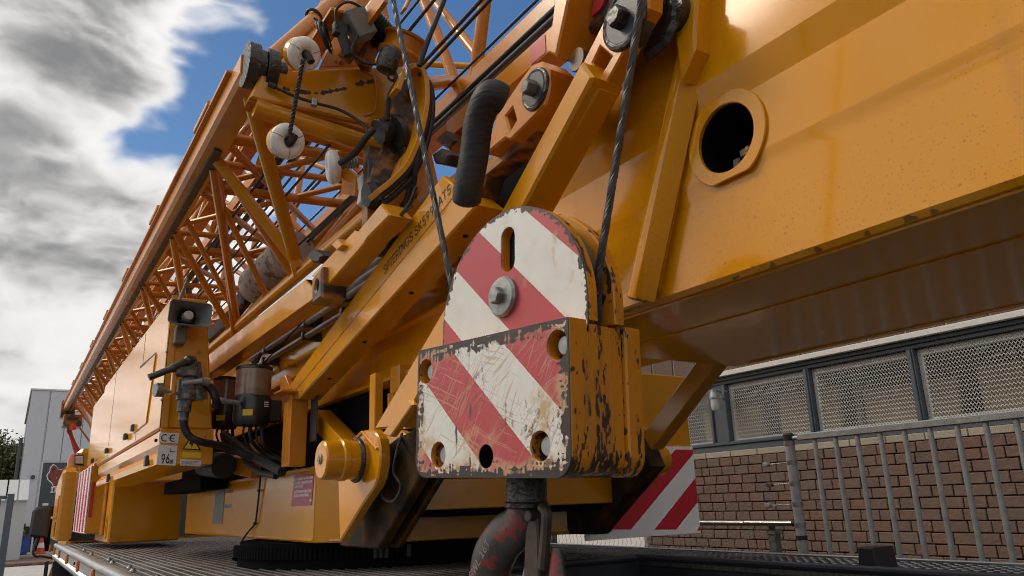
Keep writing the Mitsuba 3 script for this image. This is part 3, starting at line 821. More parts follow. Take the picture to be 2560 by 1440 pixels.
add('thin_cable', [tube([at(651, 1190, X=1.29), at(648, 1230, X=1.295), at(641, 1290, X=1.298), at(637, 1310, X=1.298), at(620, 1330, X=1.29), at(607, 1350, X=1.26), at(606, 1368, X=1.2), at(622, 1372, X=1.2)], .006, 7)] +
    [cyl(at(647, 1226, X=1.297) + V(0, .012, 0), at(647, 1226, X=1.297) + V(0, -.012, 0), .009, 8), cyl(at(637, 1309, X=1.299) + V(0, .012, 0), at(637, 1309, X=1.299) + V(0, -.012, 0), .009, 8)], 'rubber', cr)

# --- the two outrigger brackets with their pins
for side, X0 in ((0, 1.17), (1, 2.585)):
    pts = [(905, 1077), (925, 1073), (938, 1080), (947, 1097), (951, 1125), (950, 1160), (944, 1195), (935, 1218), (905, 1262), (849, 1355), (845, 1200), (838, 1112), (872, 1110)]
    poly = pxX(pts, 1.17)
    pl = add('pin_bracket', xslab(poly, X0, .045, .006), 'paint_yellow', cr)
    cy, cz = at(905, 1150, X=1.17)[1:]
    sgn = -1 if side == 0 else 1
    xo = X0 if side == 0 else X0 + .045
    add('pin_boss', lathe([(.0, .170), (.068, .170), (.074, .164), (.075, .155), (.075, .10), (.081, .095), (.082, .075), (.076, .07), (.076, 0)], V(xo, cy, cz), (sgn, 0, 0), 36), 'paint_yellow', pl)
    add('grease_ring', torus(V(xo + sgn * .024, cy, cz), (1, 0, 0), .080, .010, 32, 8), 'grease', pl)
    add('pin_bolt', [lathe([(.020, .171), (.020, .175), (.016, .177), (.011, .175), (.011, .179), (0, .180)], V(xo, cy, cz + .003), (sgn, 0, 0), 16)], 'steel', pl)
    if side == 0:
        add('weld_seam', [tube([at(868, 1117, X=X0 - .004), at(905, 1080, X=X0 - .004), at(943, 1122, X=X0 - .004)], .006, 6, False)], 'paint_yellow', pl)
        add('bracket_web', slab(poly, V(X0 + .12, 0, 0), V(0, 1, 0), V(0, 0, 1), .04, .006), 'paint_yellow', pl)
    else:
        q = V(X0 + .048, cy - .03, cz + .10)
        add('lifting_eye', [torus(q + V(.02, 0, .0), (1, 0, 0), .045, .014, 20, 8)], 'paint_yellow', pl)
# bracket feet: sloped box beams down to the platform corner
bx = [(1030, 1205), (1050, 1235), (915, 1352), (868, 1352)]
for Xa, Xb in ((1.262, 1.31), (1.345, 1.375), (2.36, 2.46)):
    add('bracket_rib', slab([(3.4, SB + .002), (2.98, SB + .002), (2.55, .13), (2.62, .28), (2.80, .26), (3.4, .12)], V(Xa, 0, 0), V(0, 1, 0), V(0, 0, 1), Xb - Xa, .006), 'paint_dark', cr)
add('cross_member', [box(1.45, 2.36, 3.25, 3.36, SB + .01, ST + .1), box(1.40, 2.5, 2.82, 2.9, -.02, .10)], 'paint_yellow', cr)
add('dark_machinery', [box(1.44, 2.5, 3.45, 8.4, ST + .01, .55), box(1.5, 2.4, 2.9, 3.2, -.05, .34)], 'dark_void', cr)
add('stop_block', [box(1.27, 1.31, 3.05, 3.11, .3, .56)], 'paint_yellow', cr)
add('loose_cable', [tube([at(1005, 1085, X=1.28), at(992, 1130, X=1.2), at(985, 1180, X=1.2), at(1003, 1215, X=1.22), at(985, 1252, X=1.22), at(960, 1245, X=1.22), at(948, 1215, X=1.22)], .006, 6), tube([at(1560, 1235, Y=2.85), at(1578, 1228, Y=2.83), at(1588, 1246, Y=2.82), at(1570, 1256, Y=2.83), at(1552, 1250, Y=2.86)], .006, 6)], 'rubber', cr)

# --- tower: the outer box section and the inner one
ML, MR, MB, MT = 1.39, 2.41, .494, 2.05
prof = [(ML, MB + .012), (ML, .722), (ML - .010, .768), (ML - .010, .930), (ML - .034, 1.003), (ML - .034, MT), (MR, MT), (MR, MB), (ML + .012, MB)]
YM0, YM1 = -3.0, 2.05


def to_man(m):
    m = trimesh.Trimesh(m.vertices, m.faces, process=True)
    return manifold3d.Manifold(manifold3d.Mesh(np.asarray(m.vertices, np.float32), np.asarray(m.faces, np.uint32)))


def from_man(m):
    q = m.to_mesh()
    return tm(q.vert_properties[:, :3], q.tri_verts)


pc = at(1817, 346, X=ML - .010)
body = to_man(yslab(prof, YM0, YM1 - YM0, .004)) - to_man(cyl(pc + V(-.2, 0, 0), pc + V(.32, 0, 0), .088, 48, 0))
q0, q1 = at(1632, 60, X=ML), at(1390, 470, X=ML)
qd = (q1 - q0) / np.linalg.norm(q1 - q0)
body = body - to_man(xslab([tuple((q0 - 1.2 * qd)[1:]), tuple((q1 + .05 * qd)[1:]), (2.6, (q1 + .05 * qd)[2]), (2.6, 3.2)], .8, 2.4, 0))
tw = add('outer_tower', from_man(body), 'paint_mast', cr, smooth=18)
fl = [(y, max(z, -.108)) for y, z in circ(.122, 56)]
fl = [fl[0]] + [b for a, b in zip(fl[:-1], fl[1:]) if math.hypot(b[0] - a[0], b[1] - a[1]) > 1e-4]
add('port_flange', slab([(pc[1] + a, pc[2] + b) for a, b in fl], V(ML - .018, 0, 0), V(0, 1, 0), V(0, 0, 1), .0075, .002, [[(pc[1] + a, pc[2] + b) for a, b in circ(.087, 48)]]), 'paint_mast', tw)
add('port_liner', [lathe([(.0876, .004), (.0873, .30), (.0, .30)], pc + V(0, 0, 0), (1, 0, 0), 40)], 'dark_void', tw)
add('port_bracket', [box(pc[0] + .035, pc[0] + .05, pc[1] - .052, pc[1] - .002, pc[2] - .048, pc[2] - .024), box(pc[0] + .035, pc[0] + .05, pc[1] - .001, pc[1] + .022, pc[2] - .068, pc[2] - .040), cyl(pc + V(.025, -.035, -.036), pc + V(.035, -.035, -.036), .007, 10)], 'paint_greasy', tw)
r0, r1 = at(1722, 118, X=1.345), at(1607, 752, X=1.37)
ax = norm(r1 - r0)
add('stiffener_rib', slab([(-.042, 0), (-.020, -.042), (.012, -.042), (.040, 0)], V(*r0) + V(.02, 0, 0), np.cross(V(1, 0, 0), ax) * -1, V(1, 0, 0), np.linalg.norm(r1 - r0), .004) if 0 else slab([(0, -.052), (.022, -.036), (.040, -.016), (.043, 0), (.040, .016), (.022, .036), (0, .052)], r0 + V(.02, 0, 0), V(-1, 0, 0), np.cross(ax, V(-1, 0, 0)), np.linalg.norm(r1 - r0), .006), 'paint_mast', tw)
add('rib_weld', [tube([r0 + V(.026, .040, .01), .5 * (r0 + r1) + V(.022, .040, 0), r1 + V(.018, .040, .02)], .005, 6), tube([r0 + V(.026, -.040, .01), .5 * (r0 + r1) + V(.022, -.040, 0), r1 + V(.018, -.044, .02)], .005, 6)], 'paint_mast', tw)
add('rib_foot', [box(ML - .035, ML - .001, r1[1] - .03, r1[1] + .16, MB + .002, MB + .05, .006)], 'paint_mast', tw)
add('wear_strip', [box(1.70, 1.84, YM0 + .1, YM1 - .1, MB - .004, MB - .0005, .001)], 'paint_mast', tw)
add('bottom_weld', [tube([V(ML + .03, YM0 + .1, MB - .001), V(ML + .03, YM1 - .1, MB - .001)], .005, 6, False), tube([V(2.37, YM0 + .1, MB - .001), V(2.37, YM1 - .1, MB - .001)], .005, 6, False)], 'paint_mast', tw)
# end collar with the dark greasy pivot
add('end_collar', [slab(pxX([(1660, -60), (1745, -60), (1735, 120), (1700, 200), (1690, 130)], 1.30), V(1.30, 0, 0), V(0, 1, 0), V(0, 0, 1), .08, .008)], 'paint_mast', tw)
pv = at(1625, 10, X=1.27)
add('pivot_boss', [cyl(pv + V(-.02, 0, .02), pv + V(.11, 0, .02), .085, 32)], 'paint_greasy', cr)
add('pivot_grease', [xslab(pxX([(1636, -40), (1692, -40), (1686, 50), (1664, 105), (1606, 152), (1600, 130), (1628, 70)], 1.262), 1.262, .03, .012), cyl(pv + V(-.0, -.06, -.06), pv + V(.1, -.06, -.06), .05, 20)], 'grease', cr)
# inner tower
ip = [(1.43, .575), (1.43, 1.30), (2.37, 1.30), (2.37, .575)]
it = add('inner_tower', yslab(ip, YM1 + .002, 7.2, .006), 'paint_mast', cr, smooth=20)
add('ledge', yslab([(1.385, .772), (1.385, .785), (1.429, .790), (1.429, .772)], YM1 + .01, 5.2, .002), 'paint_mast', it)
add('lower_flange', yslab([(1.400, .556), (1.400, .572), (1.50, .572), (1.50, .556)], YM1 + .25, 5.0, .002), 'paint_mast', it)
add('guide_tab', [box(1.37, 1.428, 3.02, 3.12, .48, .60), box(1.35, 1.40, 3.05, 3.10, .2, .479)], 'paint_yellow', it)
# support strut on the far side of the tower
add('far_strut', beam(at(1632, 1105, X=2.34), at(1632, 1105, X=2.34) + 1.45 * (at(1748, 952, X=2.34) - at(1632, 1105, X=2.34)), .07, .085), 'paint_yellow', cr)

# --- lettered strut: wide box beam
LX = 1.19
lb = add('lettered_strut', xslab(pxX([(706, 987), (1105, 438), (1192, 512), (745, 998)], LX), LX, .12, .006), 'paint_wet', cr)
a0, a1 = at(960, 688, X=LX - .0008), at(1124, 486, X=LX - .0008)
bu = norm(V(0, a1[1] - a0[1], a1[2] - a0[2]))
bw = V(0, bu[2], -bu[1])
add('lettering', text('SPIERINGS SK599-AT5', .040, a0, bu, bw, .0008, False, np.linalg.norm(a1 - a0) * 1.02), 'print_black', lb, smooth=False)
add('seam', tube([at(740, 975, X=LX - .0005), at(1150, 473, X=LX - .0005)], .0018, 5, False), 'paint_greasy', lb)
e0, e1 = at(745, 998, X=LX), at(1192, 512, X=LX)
for t in (.16, .40, .66, .90):
    m = e0 + (e1 - e0) * t
    q = V(LX + .06, *m[1:])
    nd = -bw
    add('drain_hole', cyl(q + nd * -.01, q + nd * .003, .010, 14), 'dark_void', lb)

# --- slewing arm with slotted head, pins
AX = 1.13
ar = add('lift_arm', xslab(pxX([(935, 1072), (1252, 527), (1452, 153), (1481, 191), (1313, 506), (1000, 1068)], AX), AX, .11, .008), 'paint_yellow', cr)
add('arm_rail', xslab(pxX([(1440, 255), (1484, 205), (1496, 222), (1405, 380), (1340, 500), (1326, 490)], AX + .03), AX + .03, .07, .006), 'paint_yellow', ar)
add('arm_tab', xslab(pxX([(955, 1085), (1018, 1000), (1030, 1012), (975, 1092)], AX - .03), AX - .03, .029, .004), 'paint_yellow', ar)
slot = pxX([(1500, 116), (1529, 141), (1504, 183), (1492, 186), (1481, 156)], AX + .05)
add('arm_head', xslab(pxX([(1385, 330), (1460, 149), (1535, 0), (1575, -50), (1625, -30), (1622, 20), (1577, 95), (1512, 214), (1440, 345)], AX + .05), AX + .05, .05, .005, [slot]), 'paint_orange', ar)
add('head_backing', xslab(pxX([(1400, 330), (1460, 180), (1545, -20), (1590, 40), (1560, 125), (1450, 330)], AX + .12), AX + .12, .05, .005), 'paint_dark', ar)


def pin(px, py, X, r, parent, name='pin', m='box_grey', mb='steel'):
    c = at(px, py, X=X)
    k = add(name, [lathe([(r, .05), (r, .012), (r * .93, .0), (r * .9, -.002), (0, -.002)], c, (1, 0, 0), 32)], m, parent)
    add('hex_bolt', lathe([(r * .42, .0), (r * .42, -.028), (r * .36, -.034), (0, -.035)], c + V(-.0022, 0, 0), (1, 0, 0), 6), mb, k, smooth=False)
    n = 64
    gg = np.random.default_rng(int(px))
    add('grease_collar', torus(c + V(.006, 0, 0), (1, 0, 0), r * 1.02, r * .15, 40, 8), 'grease', k)
    return k


lk = add('link_plate', xslab(pxX([(1214, 385), (1240, 290), (1300, 200), (1328, 162), (1352, 152), (1372, 172), (1374, 215), (1364, 262), (1275, 350), (1262, 345)], 1.20), 1.20, .10, .006, [pxX([(1264, 290), (1281, 268), (1290, 300), (1275, 326)], 1.20)]), 'paint_orange', cr)
add('plate_backing', xslab(pxX([(1240, 260), (1298, 250), (1330, 300), (1260, 400)], 1.29), 1.29, .03, .004), 'dark_void', lk)
pin(1335, 222, 1.192, .058, lk, m='dark_steel', mb='box_grey')
pin(1557, 48, 1.172, .070, ar, m='dark_steel', mb='grease')
add('greasy_link', [xslab(pxX([(1150, 560), (1205, 420), (1270, 352), (1366, 264), (1390, 250), (1330, 345), (1215, 440), (1170, 570)], 1.25), 1.25, .08, .006)], 'paint_greasy', lk)
add('greasy_gearbox', [box(1.385, 1.428, 1.72, 2.5, .66, 1.22, .01)], 'dark_void', cr)
add('gearbox_rib', [box(1.372, 1.384, 1.9, 1.96, .70, 1.2), box(1.372, 1.384, 2.2, 2.24, .70, 1.2)], 'paint_greasy', cr)
add('black_hose', tube([at(1258, 250, X=1.08), at(1225, 238, X=1.04), at(1198, 300, X=1.04), at(1185, 390, X=1.05), at(1170, 470, X=1.05), at(1166, 515, X=1.06)], [.044] * 38 + [.042, .036, .022], 20), 'rubber_band', cr)

# --- brown guide rail and box beams at the top
add('guide_rail', [yslab([(1.50, 1.615), (1.50, 1.707), (1.60, 1.707), (1.60, 1.615)], 1.5, 1.30, .004)], 'paint_orange', cr)
add('rail_end', xslab(pxX([(1085, 350), (1110, 325), (1140, 350), (1120, 375)], 1.45), 1.45, .16, .01), 'paint_greasy', cr)
add('rail_end', [xslab(pxX([(1078, 385), (1100, 370), (1122, 385), (1110, 412), (1085, 408)], 1.30), 1.30, .12, .008)], 'paint_greasy', cr)
add('red_mark', box(1.497, 1.4995, 2.0, 2.1, 1.62, 1.70, .0005), 'red_steel', cr)
add('head_beam', [slab(pxX([(1393, -60), (1432, -60), (1389, 140), (1370, 131)], 1.16), V(1.16, 0, 0), V(0, 1, 0), V(0, 0, 1), .26, .006)], 'paint_orange', cr)
add('head_block', [box(1.25, 1.45, 1.35, 1.62, 1.30, 1.52, .01), cyl(at(1440, 148, X=1.2), at(1440, 148, X=1.2) + V(.1, 0, 0), .035, 20)], 'paint_greasy', cr)
add('red_plate', [xslab(pxX([(1485, -10), (1520, -20), (1500, 22), (1478, 40)], 1.24), 1.24, .01, .001)], 'red_steel', cr)

# --- square bar under the jib
DXL = 1.06
bar_a = xslab(pxX([(497, 905), (762, 698), (800, 735), (503, 950)], DXL), DXL, .10, .006)
bar_b = xslab(pxX([(778, 690), (888, 572), (896, 575), (952, 508), (974, 538), (917, 596), (908, 612), (815, 718)], DXL + .02), DXL + .02, .10, .006)
sq = add('square_bar', [bar_a, bar_b], 'paint_wet', cr)
c = at(787, 714, X=DXL - .02)
add('end_block', slab([(-.07, -.07), (.055, -.075), (.075, .055), (-.055, .075)], V(DXL - .012, c[1], c[2]), V(0, 1, 0), V(0, 0, 1), .12, .01, [circ(.025, 20)]), 'paint_greasy', sq)
add('end_hole', cyl(V(DXL + .05, c[1], c[2]), V(DXL + .06, c[1], c[2]), .026, 20), 'dark_void', sq)
add('cleat', [xslab(pxX([(828, 612), (842, 596), (856, 612), (842, 626)], DXL - .005), DXL - .005, .06, .004)], 'paint_yellow', sq)
add('rubber_buffer', [xslab(pxX([(766, 640), (780, 622), (803, 638), (795, 658), (778, 656)], DXL + .02), DXL + .02, .09, .01)], 'rubber', sq)

# --- pipe bundle on the tower side
PX = 1.34
for k, (z, r, y0, y1) in enumerate(((.965, .017, 2.4, 6.2), (1.045, .0175, 2.3, 5.5), (1.085, .0175, 2.3, 5.5), (1.125, .0175, 2.3, 5.5), (1.165, .0175, 2.3, 5.4), (1.205, .0175, 2.3, 5.4), (1.245, .016, 2.2, 6.4))):
    add('hydraulic_pipe', cyl(V(PX, y0, z), V(PX, y1, z), r, 12), 'pipe_steel', cr)
for y in (5.1, 4.25, 3.62, 3.0):
    add('pipe_clamp', [box(PX - .024, 1.4285, y - .02, y + .02, 1.02, 1.23), box(PX - .026, 1.4285, y - .018, y + .018, .94, .99)], 'black_plastic', cr)
for k in range(5):
    z = 1.045 + .04 * k
    add('bent_hose', tube([V(PX, 5.12, z), V(PX - .005, 5.22, z - .01), V(PX + .01, 5.42, z - .075), V(PX + .03, 5.55, z - .09)], .013, 8), 'rubber', cr)
add('thin_cable', [tube([at(1030, 515, X=1.12), at(968, 570, X=1.15), at(880, 665, X=1.2), at(786, 773, X=1.22), at(655, 912, X=1.2)], .0045, 6), tube([at(1041, 466, X=1.12), at(1020, 515, X=1.12), at(968, 572, X=1.17), at(900, 622, X=1.19), at(822, 696, X=1.20), at(700, 800, X=1.20), at(525, 945, X=1.16)], .008, 7)], 'rubber', cr)

# --- the folded lattice jib
jb = cr + '__lattice_jib'
YJ0, YJ1 = 3.02, 15.6
LXc, LZ, RXc, RZ, AXc, AZ, TXc, TZ = .69, 1.84, 1.74, 1.95, 1.22, 1.235, 1.22, 2.85
add('left_rail', yslab([(.622, 1.83), (.640, 1.81), (.735, 1.79), (.735, 1.92), (.622, 1.92)], YJ0 + .02, YJ1 - YJ0, .003), 'paint_orange', jb)
add('rail_lip', [yslab([(.600, 1.922), (.600, 1.938), (.690, 1.938), (.690, 1.922)], YJ0 + .2, YJ1 - YJ0 - .2, .003)], 'paint_orange', jb)
for y in np.arange(3.6, 15, 1.55):
    add('rail_stop', box(.592, .63, y, y + .35, 1.940, 1.97), 'paint_orange', jb)
add('trolley_groove', yslab([(.672, 1.788), (.672, 1.801), (.712, 1.796), (.712, 1.785)], YJ0 + .75, YJ1 - YJ0 - .8, .002), 'dark_steel', jb)
add('right_rail', yslab([(1.70, 2.02), (1.70, 2.10), (1.80, 2.10), (1.80, 2.02)], 1.6, YJ1 - 1.6, .004), 'paint_orange', jb)
add('lower_rail', yslab([(1.66, 1.90), (1.66, 1.93), (1.78, 1.95), (1.78, 1.90)], 3.0, YJ1 - 3.0, .004), 'paint_orange', jb)
for k, (x, z) in enumerate(((1.60, 1.885), (1.62, 1.855), (1.585, 1.83))):
    add('jib_hose', cyl(V(x, 1.7, z), V(x, 6.0, z), .013, 10), 'dark_steel' if k else 'black_plastic', jb)
add('inner_rail', yslab([(.90, 2.03), (.90, 2.045), (.985, 2.055), (.985, 2.035)], 2.7, YJ1 - 2.7, .003), 'paint_orange', jb)
add('inner_rail', yslab([(1.055, 2.00), (1.055, 2.09), (1.075, 2.09), (1.075, 2.00)], 2.5, YJ1 - 2.5, .003), 'paint_orange', jb)
for k, (x, z) in enumerate(((1.10, 1.99), (1.135, 2.03), (1.165, 1.98), (1.20, 2.02))):
    add('jib_pipe', cyl(V(x, 3.2 + .1 * k, z), V(x, 12.5, z), .017, 10), 'pipe_steel' if k % 2 else 'dark_steel', jb)
for y in (4.6, 6.0, 7.4, 9.4):
    add('pipe_strap', box(1.08, 1.225, y, y + .05, 1.955, 2.06), 'black_plastic', jb)
add('bottom_chord', cyl(V(AXc, 2.75, AZ + .04), V(AXc, YJ1, AZ), .036, 16), 'paint_yellow', jb)
add('top_chord', cyl(V(TXc, 3.55, TZ), V(TXc, YJ1, TZ - .1), .034, 14), 'paint_orange', jb)
yl = [3.20, 3.90, 5.16, 6.55, 7.95, 9.35, 10.75, 12.15, 13.55, 14.95]
ya = [4.00, 5.50, 6.90, 8.30, 9.70, 11.1, 12.5, 13.9, 15.3]
L = lambda y: V(LXc + .03, y, 1.80)
A = lambda y: V(AXc, y, AZ + .03)
Rr = lambda y: V(RXc - .03, y, 2.0)
Tt = lambda y: V(TXc, y, TZ - .05)


def brace(p, q, r=.025, m='paint_orange'):
    return add('brace', cyl(p, q, r, 12), m, jb)


brace(L(yl[0]) + V(-.02, 0, .03), A(ya[0]) + V(0, .03, 0), .036, 'paint_yellow')
for k in range(len(ya)):
    if k:
        brace(L(yl[k]), A(ya[k - 1]) + V(0, .12, 0), .024, 'paint_orange')
        brace(L(yl[k] + .10), A(ya[k]) + V(-.02, -.04, 0), .026, 'paint_yellow') if k > 1 else None
    brace(Rr(yl[k] + .25), A(ya[k]), .024)
    brace(Rr(yl[k] + .25), A(ya[max(k - 1, 0)] + .08), .022)
brace(L(yl[1] + .02), A(ya[0] + .0) + V(-.03, -.06, .02), .032, 'paint_yellow')
brace(L(yl[1] + .12), A(ya[1]) + V(0, -.06, 0), .026, 'paint_orange')
for k, y in enumerate(yl):
    brace(V(LXc + .06, y + .55, 1.86), V(RXc - .06, y + .60, 1.94), .030)
    brace(V(LXc + .06, y + .62, 1.86), V(RXc - .06, y + 1.95, 1.95), .022)
    brace(V(LXc + .05, y + .2, 1.87), V(RXc - .06, y + .25, 1.95), .020)
    brace(V(LXc, y + .4, 1.95), Tt(y + .9), .024)
    brace(V(RXc, y + .4, 2.05), Tt(y + .9), .026)
    brace(V(RXc, y + .45, 2.05), Tt(y + 1.7), .022)
    brace(V(RXc - .02, y + .9, 2.05), V(RXc + .1, y + .95, 3.0), .03)
    brace(V(LXc, y + .45, 1.95), Tt(y - .3), .022) if k else None
for k, (x, z) in enumerate(((1.40, 2.05), (1.46, 2.08), (1.52, 2.12), (1.62, 2.02), (1.30, 2.20))):
    add('pendant_rope', cyl(V(x, 1.0, z + .25 * (k == 0)), V(x - .05, 13.5, z), .009 if k < 3 else .006, 8), 'rope_black', jb)
for k, y in enumerate(yl):
    brace(V(RXc - .05, y + .1, 1.95), V(LXc + .06, y + 1.3, 1.87), .018)
    brace(V(LXc + .02, y + 1.0, 1.86), A(y + 1.45), .018)
    brace(V(RXc - .03, y + .95, 1.96), A(y + .75), .020)
    brace(V(LXc + .3, y + .3, 1.9), V(LXc + .5, y + .35, 2.75), .020)
for x, z, r in ((1.48, 1.72, .010), (1.44, 1.68, .007), (1.36, 1.62, .006), (1.12, 1.72, .007), (.98, 1.80, .008)):
    add('pendant_rope', cyl(V(x, 3.3, z), V(x, 13.0, z), r, 8), 'rope_black', jb)
# cables strapped to the braces
add('strapped_cable', [tube([at(538, 350, Y=3.95) + V(0, -.03, 0), at(543, 430, Y=4.3) + V(0, -.06, 0), at(552, 520, Y=4.72) + V(0, -.09, 0), at(560, 600, Y=5.02) + V(0, -.08, 0), at(569, 700, Y=5.3) + V(0, -.08, 0), at(583, 815, Y=5.5) + V(0, -.08, 0)], .008, 7)], 'rubber', jb)
brace(at(537, 360, Y=3.98), at(587, 835, Y=5.52), .025)
for px, py, Y in ((541, 392, 4.13), (548, 485, 4.56), (556, 575, 4.95), (563, 660, 5.22), (574, 738, 5.42)):
    add('cable_tie', torus(at(px, py, Y=Y), (-.1, .5, -.6), .030, .006, 14, 6), 'rubber', jb)
add('junction_fitting', [tube([at(497, 412, Y=4.4), at(520, 385, Y=4.15), at(542, 348, Y=3.9)], .035, 8)], 'grease', jb)
add('winch_drum', [lathe([(.0, 0), (.11, 0), (.148, .02), (.148, .14), (.134, .16)] + [(.134 + .008 * (k % 2), .17 + .018 * k) for k in range(34)] + [(.148, .80), (.148, .86), (0, .86)], V(1.36, 4.62, 1.60), (0, 1, 0), 30)], 'drum_grey', jb)
add('drum_housing', [box(1.27, 1.45, 5.6, 6.0, 1.46, 1.6, .02), cyl(V(1.36, 5.5, 1.58), V(1.36, 5.75, 1.58), .09, 20), box(1.24, 1.48, 5.9, 6.6, 1.36, 1.5, .02)], 'grease', jb)
add('far_end_frame', [beam(at(160, 1030, Y=15.5), at(200, 1160, Y=15.4), .06, .06), beam(at(170, 1075, Y=15.3), at(215, 1165, Y=15.3), .05, .05)], 'red_steel', jb)
add('red_lamp', lathe([(0, -.05), (.05, -.04), (.055, .02), (.03, .06), (0, .065)], at(183, 1068, Y=15.0), (0, 0, 1), 14), 'cone_red', jb)
add('end_head', [box(.58, .8, 15.45, 15.75, 1.70, 2.0, .01), box(.62, .9, 15.0, 15.4, 1.5, 1.7, .01)], 'paint_greasy', jb)

# --- jib root: pivot, cross beam, cable guide
rt = cr + '__jib_root'
c = V(.66, 3.0, 1.83)
add('pivot_stack', [cyl(c + V(-.03, 0, .02), c + V(.02, 0, .02), .100, 28), cyl(c + V(.021, 0, .02), c + V(.05, 0, .02), .08, 28), cyl(c + V(.051, 0, .015), c + V(.10, 0, .015), .098, 28), cyl(c + V(.101, 0, .015), c + V(.14, 0, .015), .055, 24)], 'grease', rt)
add('pivot_cover', cyl(c + V(.141, 0, .02), c + V(.16, 0, .02), .05, 20), 'paint_orange', rt)
YC = 2.95
cb = add('cross_beam', yslab(pxY([(655, 178), (1000, 165), (1030, 175), (985, 225), (968, 330), (900, 305), (625, 242)], YC), YC, .10, .008), 'paint_yellow', rt)
add('beam_soffit', yslab(pxY([(628, 244), (900, 308), (965, 333), (960, 342), (870, 312), (622, 252)], YC + .02), YC + .02, .10, .006), 'paint_orange', rt)
sg = np.random.default_rng(12)
sc_ = []
for s0_ in np.linspace(712, 930, 26):
    if sg.random() < .22:
        continue
    yy_ = np.interp(s0_, [712, 760, 800, 860, 905, 930], [222, 231, 234, 222, 208, 204])
    h_, w_ = sg.uniform(2, 8) * (1.5 if 850 < s0_ < 910 else 1), sg.uniform(4, 9)
    sc_.append(yslab(pxY([(s0_ - w_, yy_ + sg.uniform(-3, 3)), (s0_ - w_ * .3, yy_ - h_), (s0_ + w_ * .6, yy_ - h_ * .6), (s0_ + w_, yy_ + sg.uniform(-2, 2)), (s0_ + w_ * .3, yy_ + h_ * .7), (s0_ - w_ * .6, yy_ + h_ * .5)], YC - .001), YC - .001, .0015, 0))
add('scuff', sc_, 'grease', cb, kind='stuff')
add('weld_frame', tube([at(898, 175, Y=YC - .002), at(930, 188, Y=YC - .002), at(938, 215, Y=YC - .002), at(938, 275, Y=YC - .002), at(910, 290, Y=YC - .002)], .005, 6), 'paint_orange', rt)
add('cross_tube', cyl(at(636, 268, Y=2.99), at(962, 372, Y=2.99), .040, 24), 'paint_yellow', rt)
add('cross_tube', cyl(at(640, 300, Y=3.35), at(960, 400, Y=3.35), .022, 16), 'paint_orange', rt)
for k, (a, b) in enumerate((((652, 168), (862, -20)), ((702, 178), (918, -20)))):
    p0 = at(*a, Y=3.0)
    add('diagonal_tube', cyl(p0, at(*b, Y=3.3), .036, 16), 'paint_orange', rt)
J = at(1163, 268, X=1.74)
add('diagonal_tube', cyl(J, at(1048, -30, Y=3.35), .030, 14), 'paint_orange', rt)
add('diagonal_tube', cyl(at(1180, 262, X=1.74), at(1216, -30, Y=2.75), .034, 14), 'paint_orange', rt)
add('diagonal_tube', cyl(at(1192, 135, Y=2.95), at(1068, -20, Y=3.5), .026, 14), 'paint_orange', rt)
add('horizontal_tube', cyl(at(915, 153, Y=4.2), at(1195, 167, Y=3.6), .022, 12), 'paint_yellow', rt)
add('gusset_plate', yslab(pxY([(1140, 190), (1150, 205), (1165, 255), (1152, 250)], 2.96), 2.96, .03, .003), 'paint_orange', rt)
add('stub_tube', cyl(at(1045, 215, Y=2.7), at(1145, 198, Y=3.2), .034, 16), 'paint_orange', rt)
# curved cable guide
YG2 = 2.62
arc_in = [(985, 235), (1000, 195), (1018, 178), (1035, 176), (1050, 190), (1057, 225), (1056, 275), (1045, 330), (1030, 375), (1005, 425), (965, 465), (935, 488)]
P3 = np.array([at(a, b, Y=YG2) for a, b in arc_in])
gk = add('cable_guide', [beam(smoothpath(P3, 4)[i], smoothpath(P3, 4)[i + 1], .022, .09, (0, 1, 0), .002) for i in range(len(P3) * 4 - 4)], 'paint_yellow', rt, smooth=20)
P4 = np.array([at(a + 13, b + 4, Y=YG2 - .02) for a, b in arc_in[3:]])
add('guide_hose', [tube(P4, .015, 10), tube(P4 + V(.03, .02, -.012), .013, 10)], 'rubber', gk)
add('hanging_hose', [tube([at(1050, 330, Y=2.6), at(1038, 420, Y=2.6), at(1028, 480, Y=2.65), at(1000, 545, Y=2.75), at(960, 585, Y=2.9), at(915, 620, Y=3.1)], .014, 9), tube([at(1042, 340, Y=2.62), at(1026, 430, Y=2.62), at(1016, 500, Y=2.7), at(985, 560, Y=2.85)], .012, 9)], 'rubber', rt)
add('mount_plate', [yslab(pxY([(985, 240), (1000, 200), (1040, 190), (1050, 260), (1025, 350), (985, 440), (940, 500), (915, 490), (930, 420), (975, 330)], 2.78), 2.78, .05, .006)], 'paint_greasy', rt)
add('mount_plate', [yslab(pxY([(1000, 400), (1050, 330), (1080, 380), (1100, 470), (1090, 520), (1040, 570), (985, 590), (950, 540), (965, 490)], 2.72), 2.72, .05, .006, [pxY([(a + 1035, b + 487) for a, b in circ(11, 12)], 2.72), pxY([(a + 1010, b + 517) for a, b in circ(10, 12)], 2.72)])], 'paint_orange', rt)
add('mount_backing', [box(1.12, 1.34, 2.80, 2.86, 1.02, 1.5)], 'paint_greasy', rt)
add('side_lug', [yslab(pxY([(900, 440), (925, 420), (935, 470), (915, 515), (900, 505), (905, 470)], 2.85), 2.85, .04, .004)], 'pale_grey', rt)
add('cross_brace', [beam(at(860, 430, Y=3.0), at(960, 505, Y=2.8), .05, .05), beam(at(870, 465, Y=3.2), at(905, 470, Y=2.9), .06, .08)], 'paint_orange', rt)
add('rubber_boot', [lathe([(0, 0), (.05, .0), (.06, .03), (.05, .06), (.06, .09), (.05, .12), (0, .12)], at(915, 488, Y=2.78), (.9, 0, .2), 16)], 'rubber_band', rt)
add('swivel', [cyl(at(945, 330, Y=2.75), at(985, 320, Y=2.75), .055, 24), cyl(at(985, 330, Y=2.72), at(1000, 326, Y=2.72), .075, 24)], 'grease', rt)
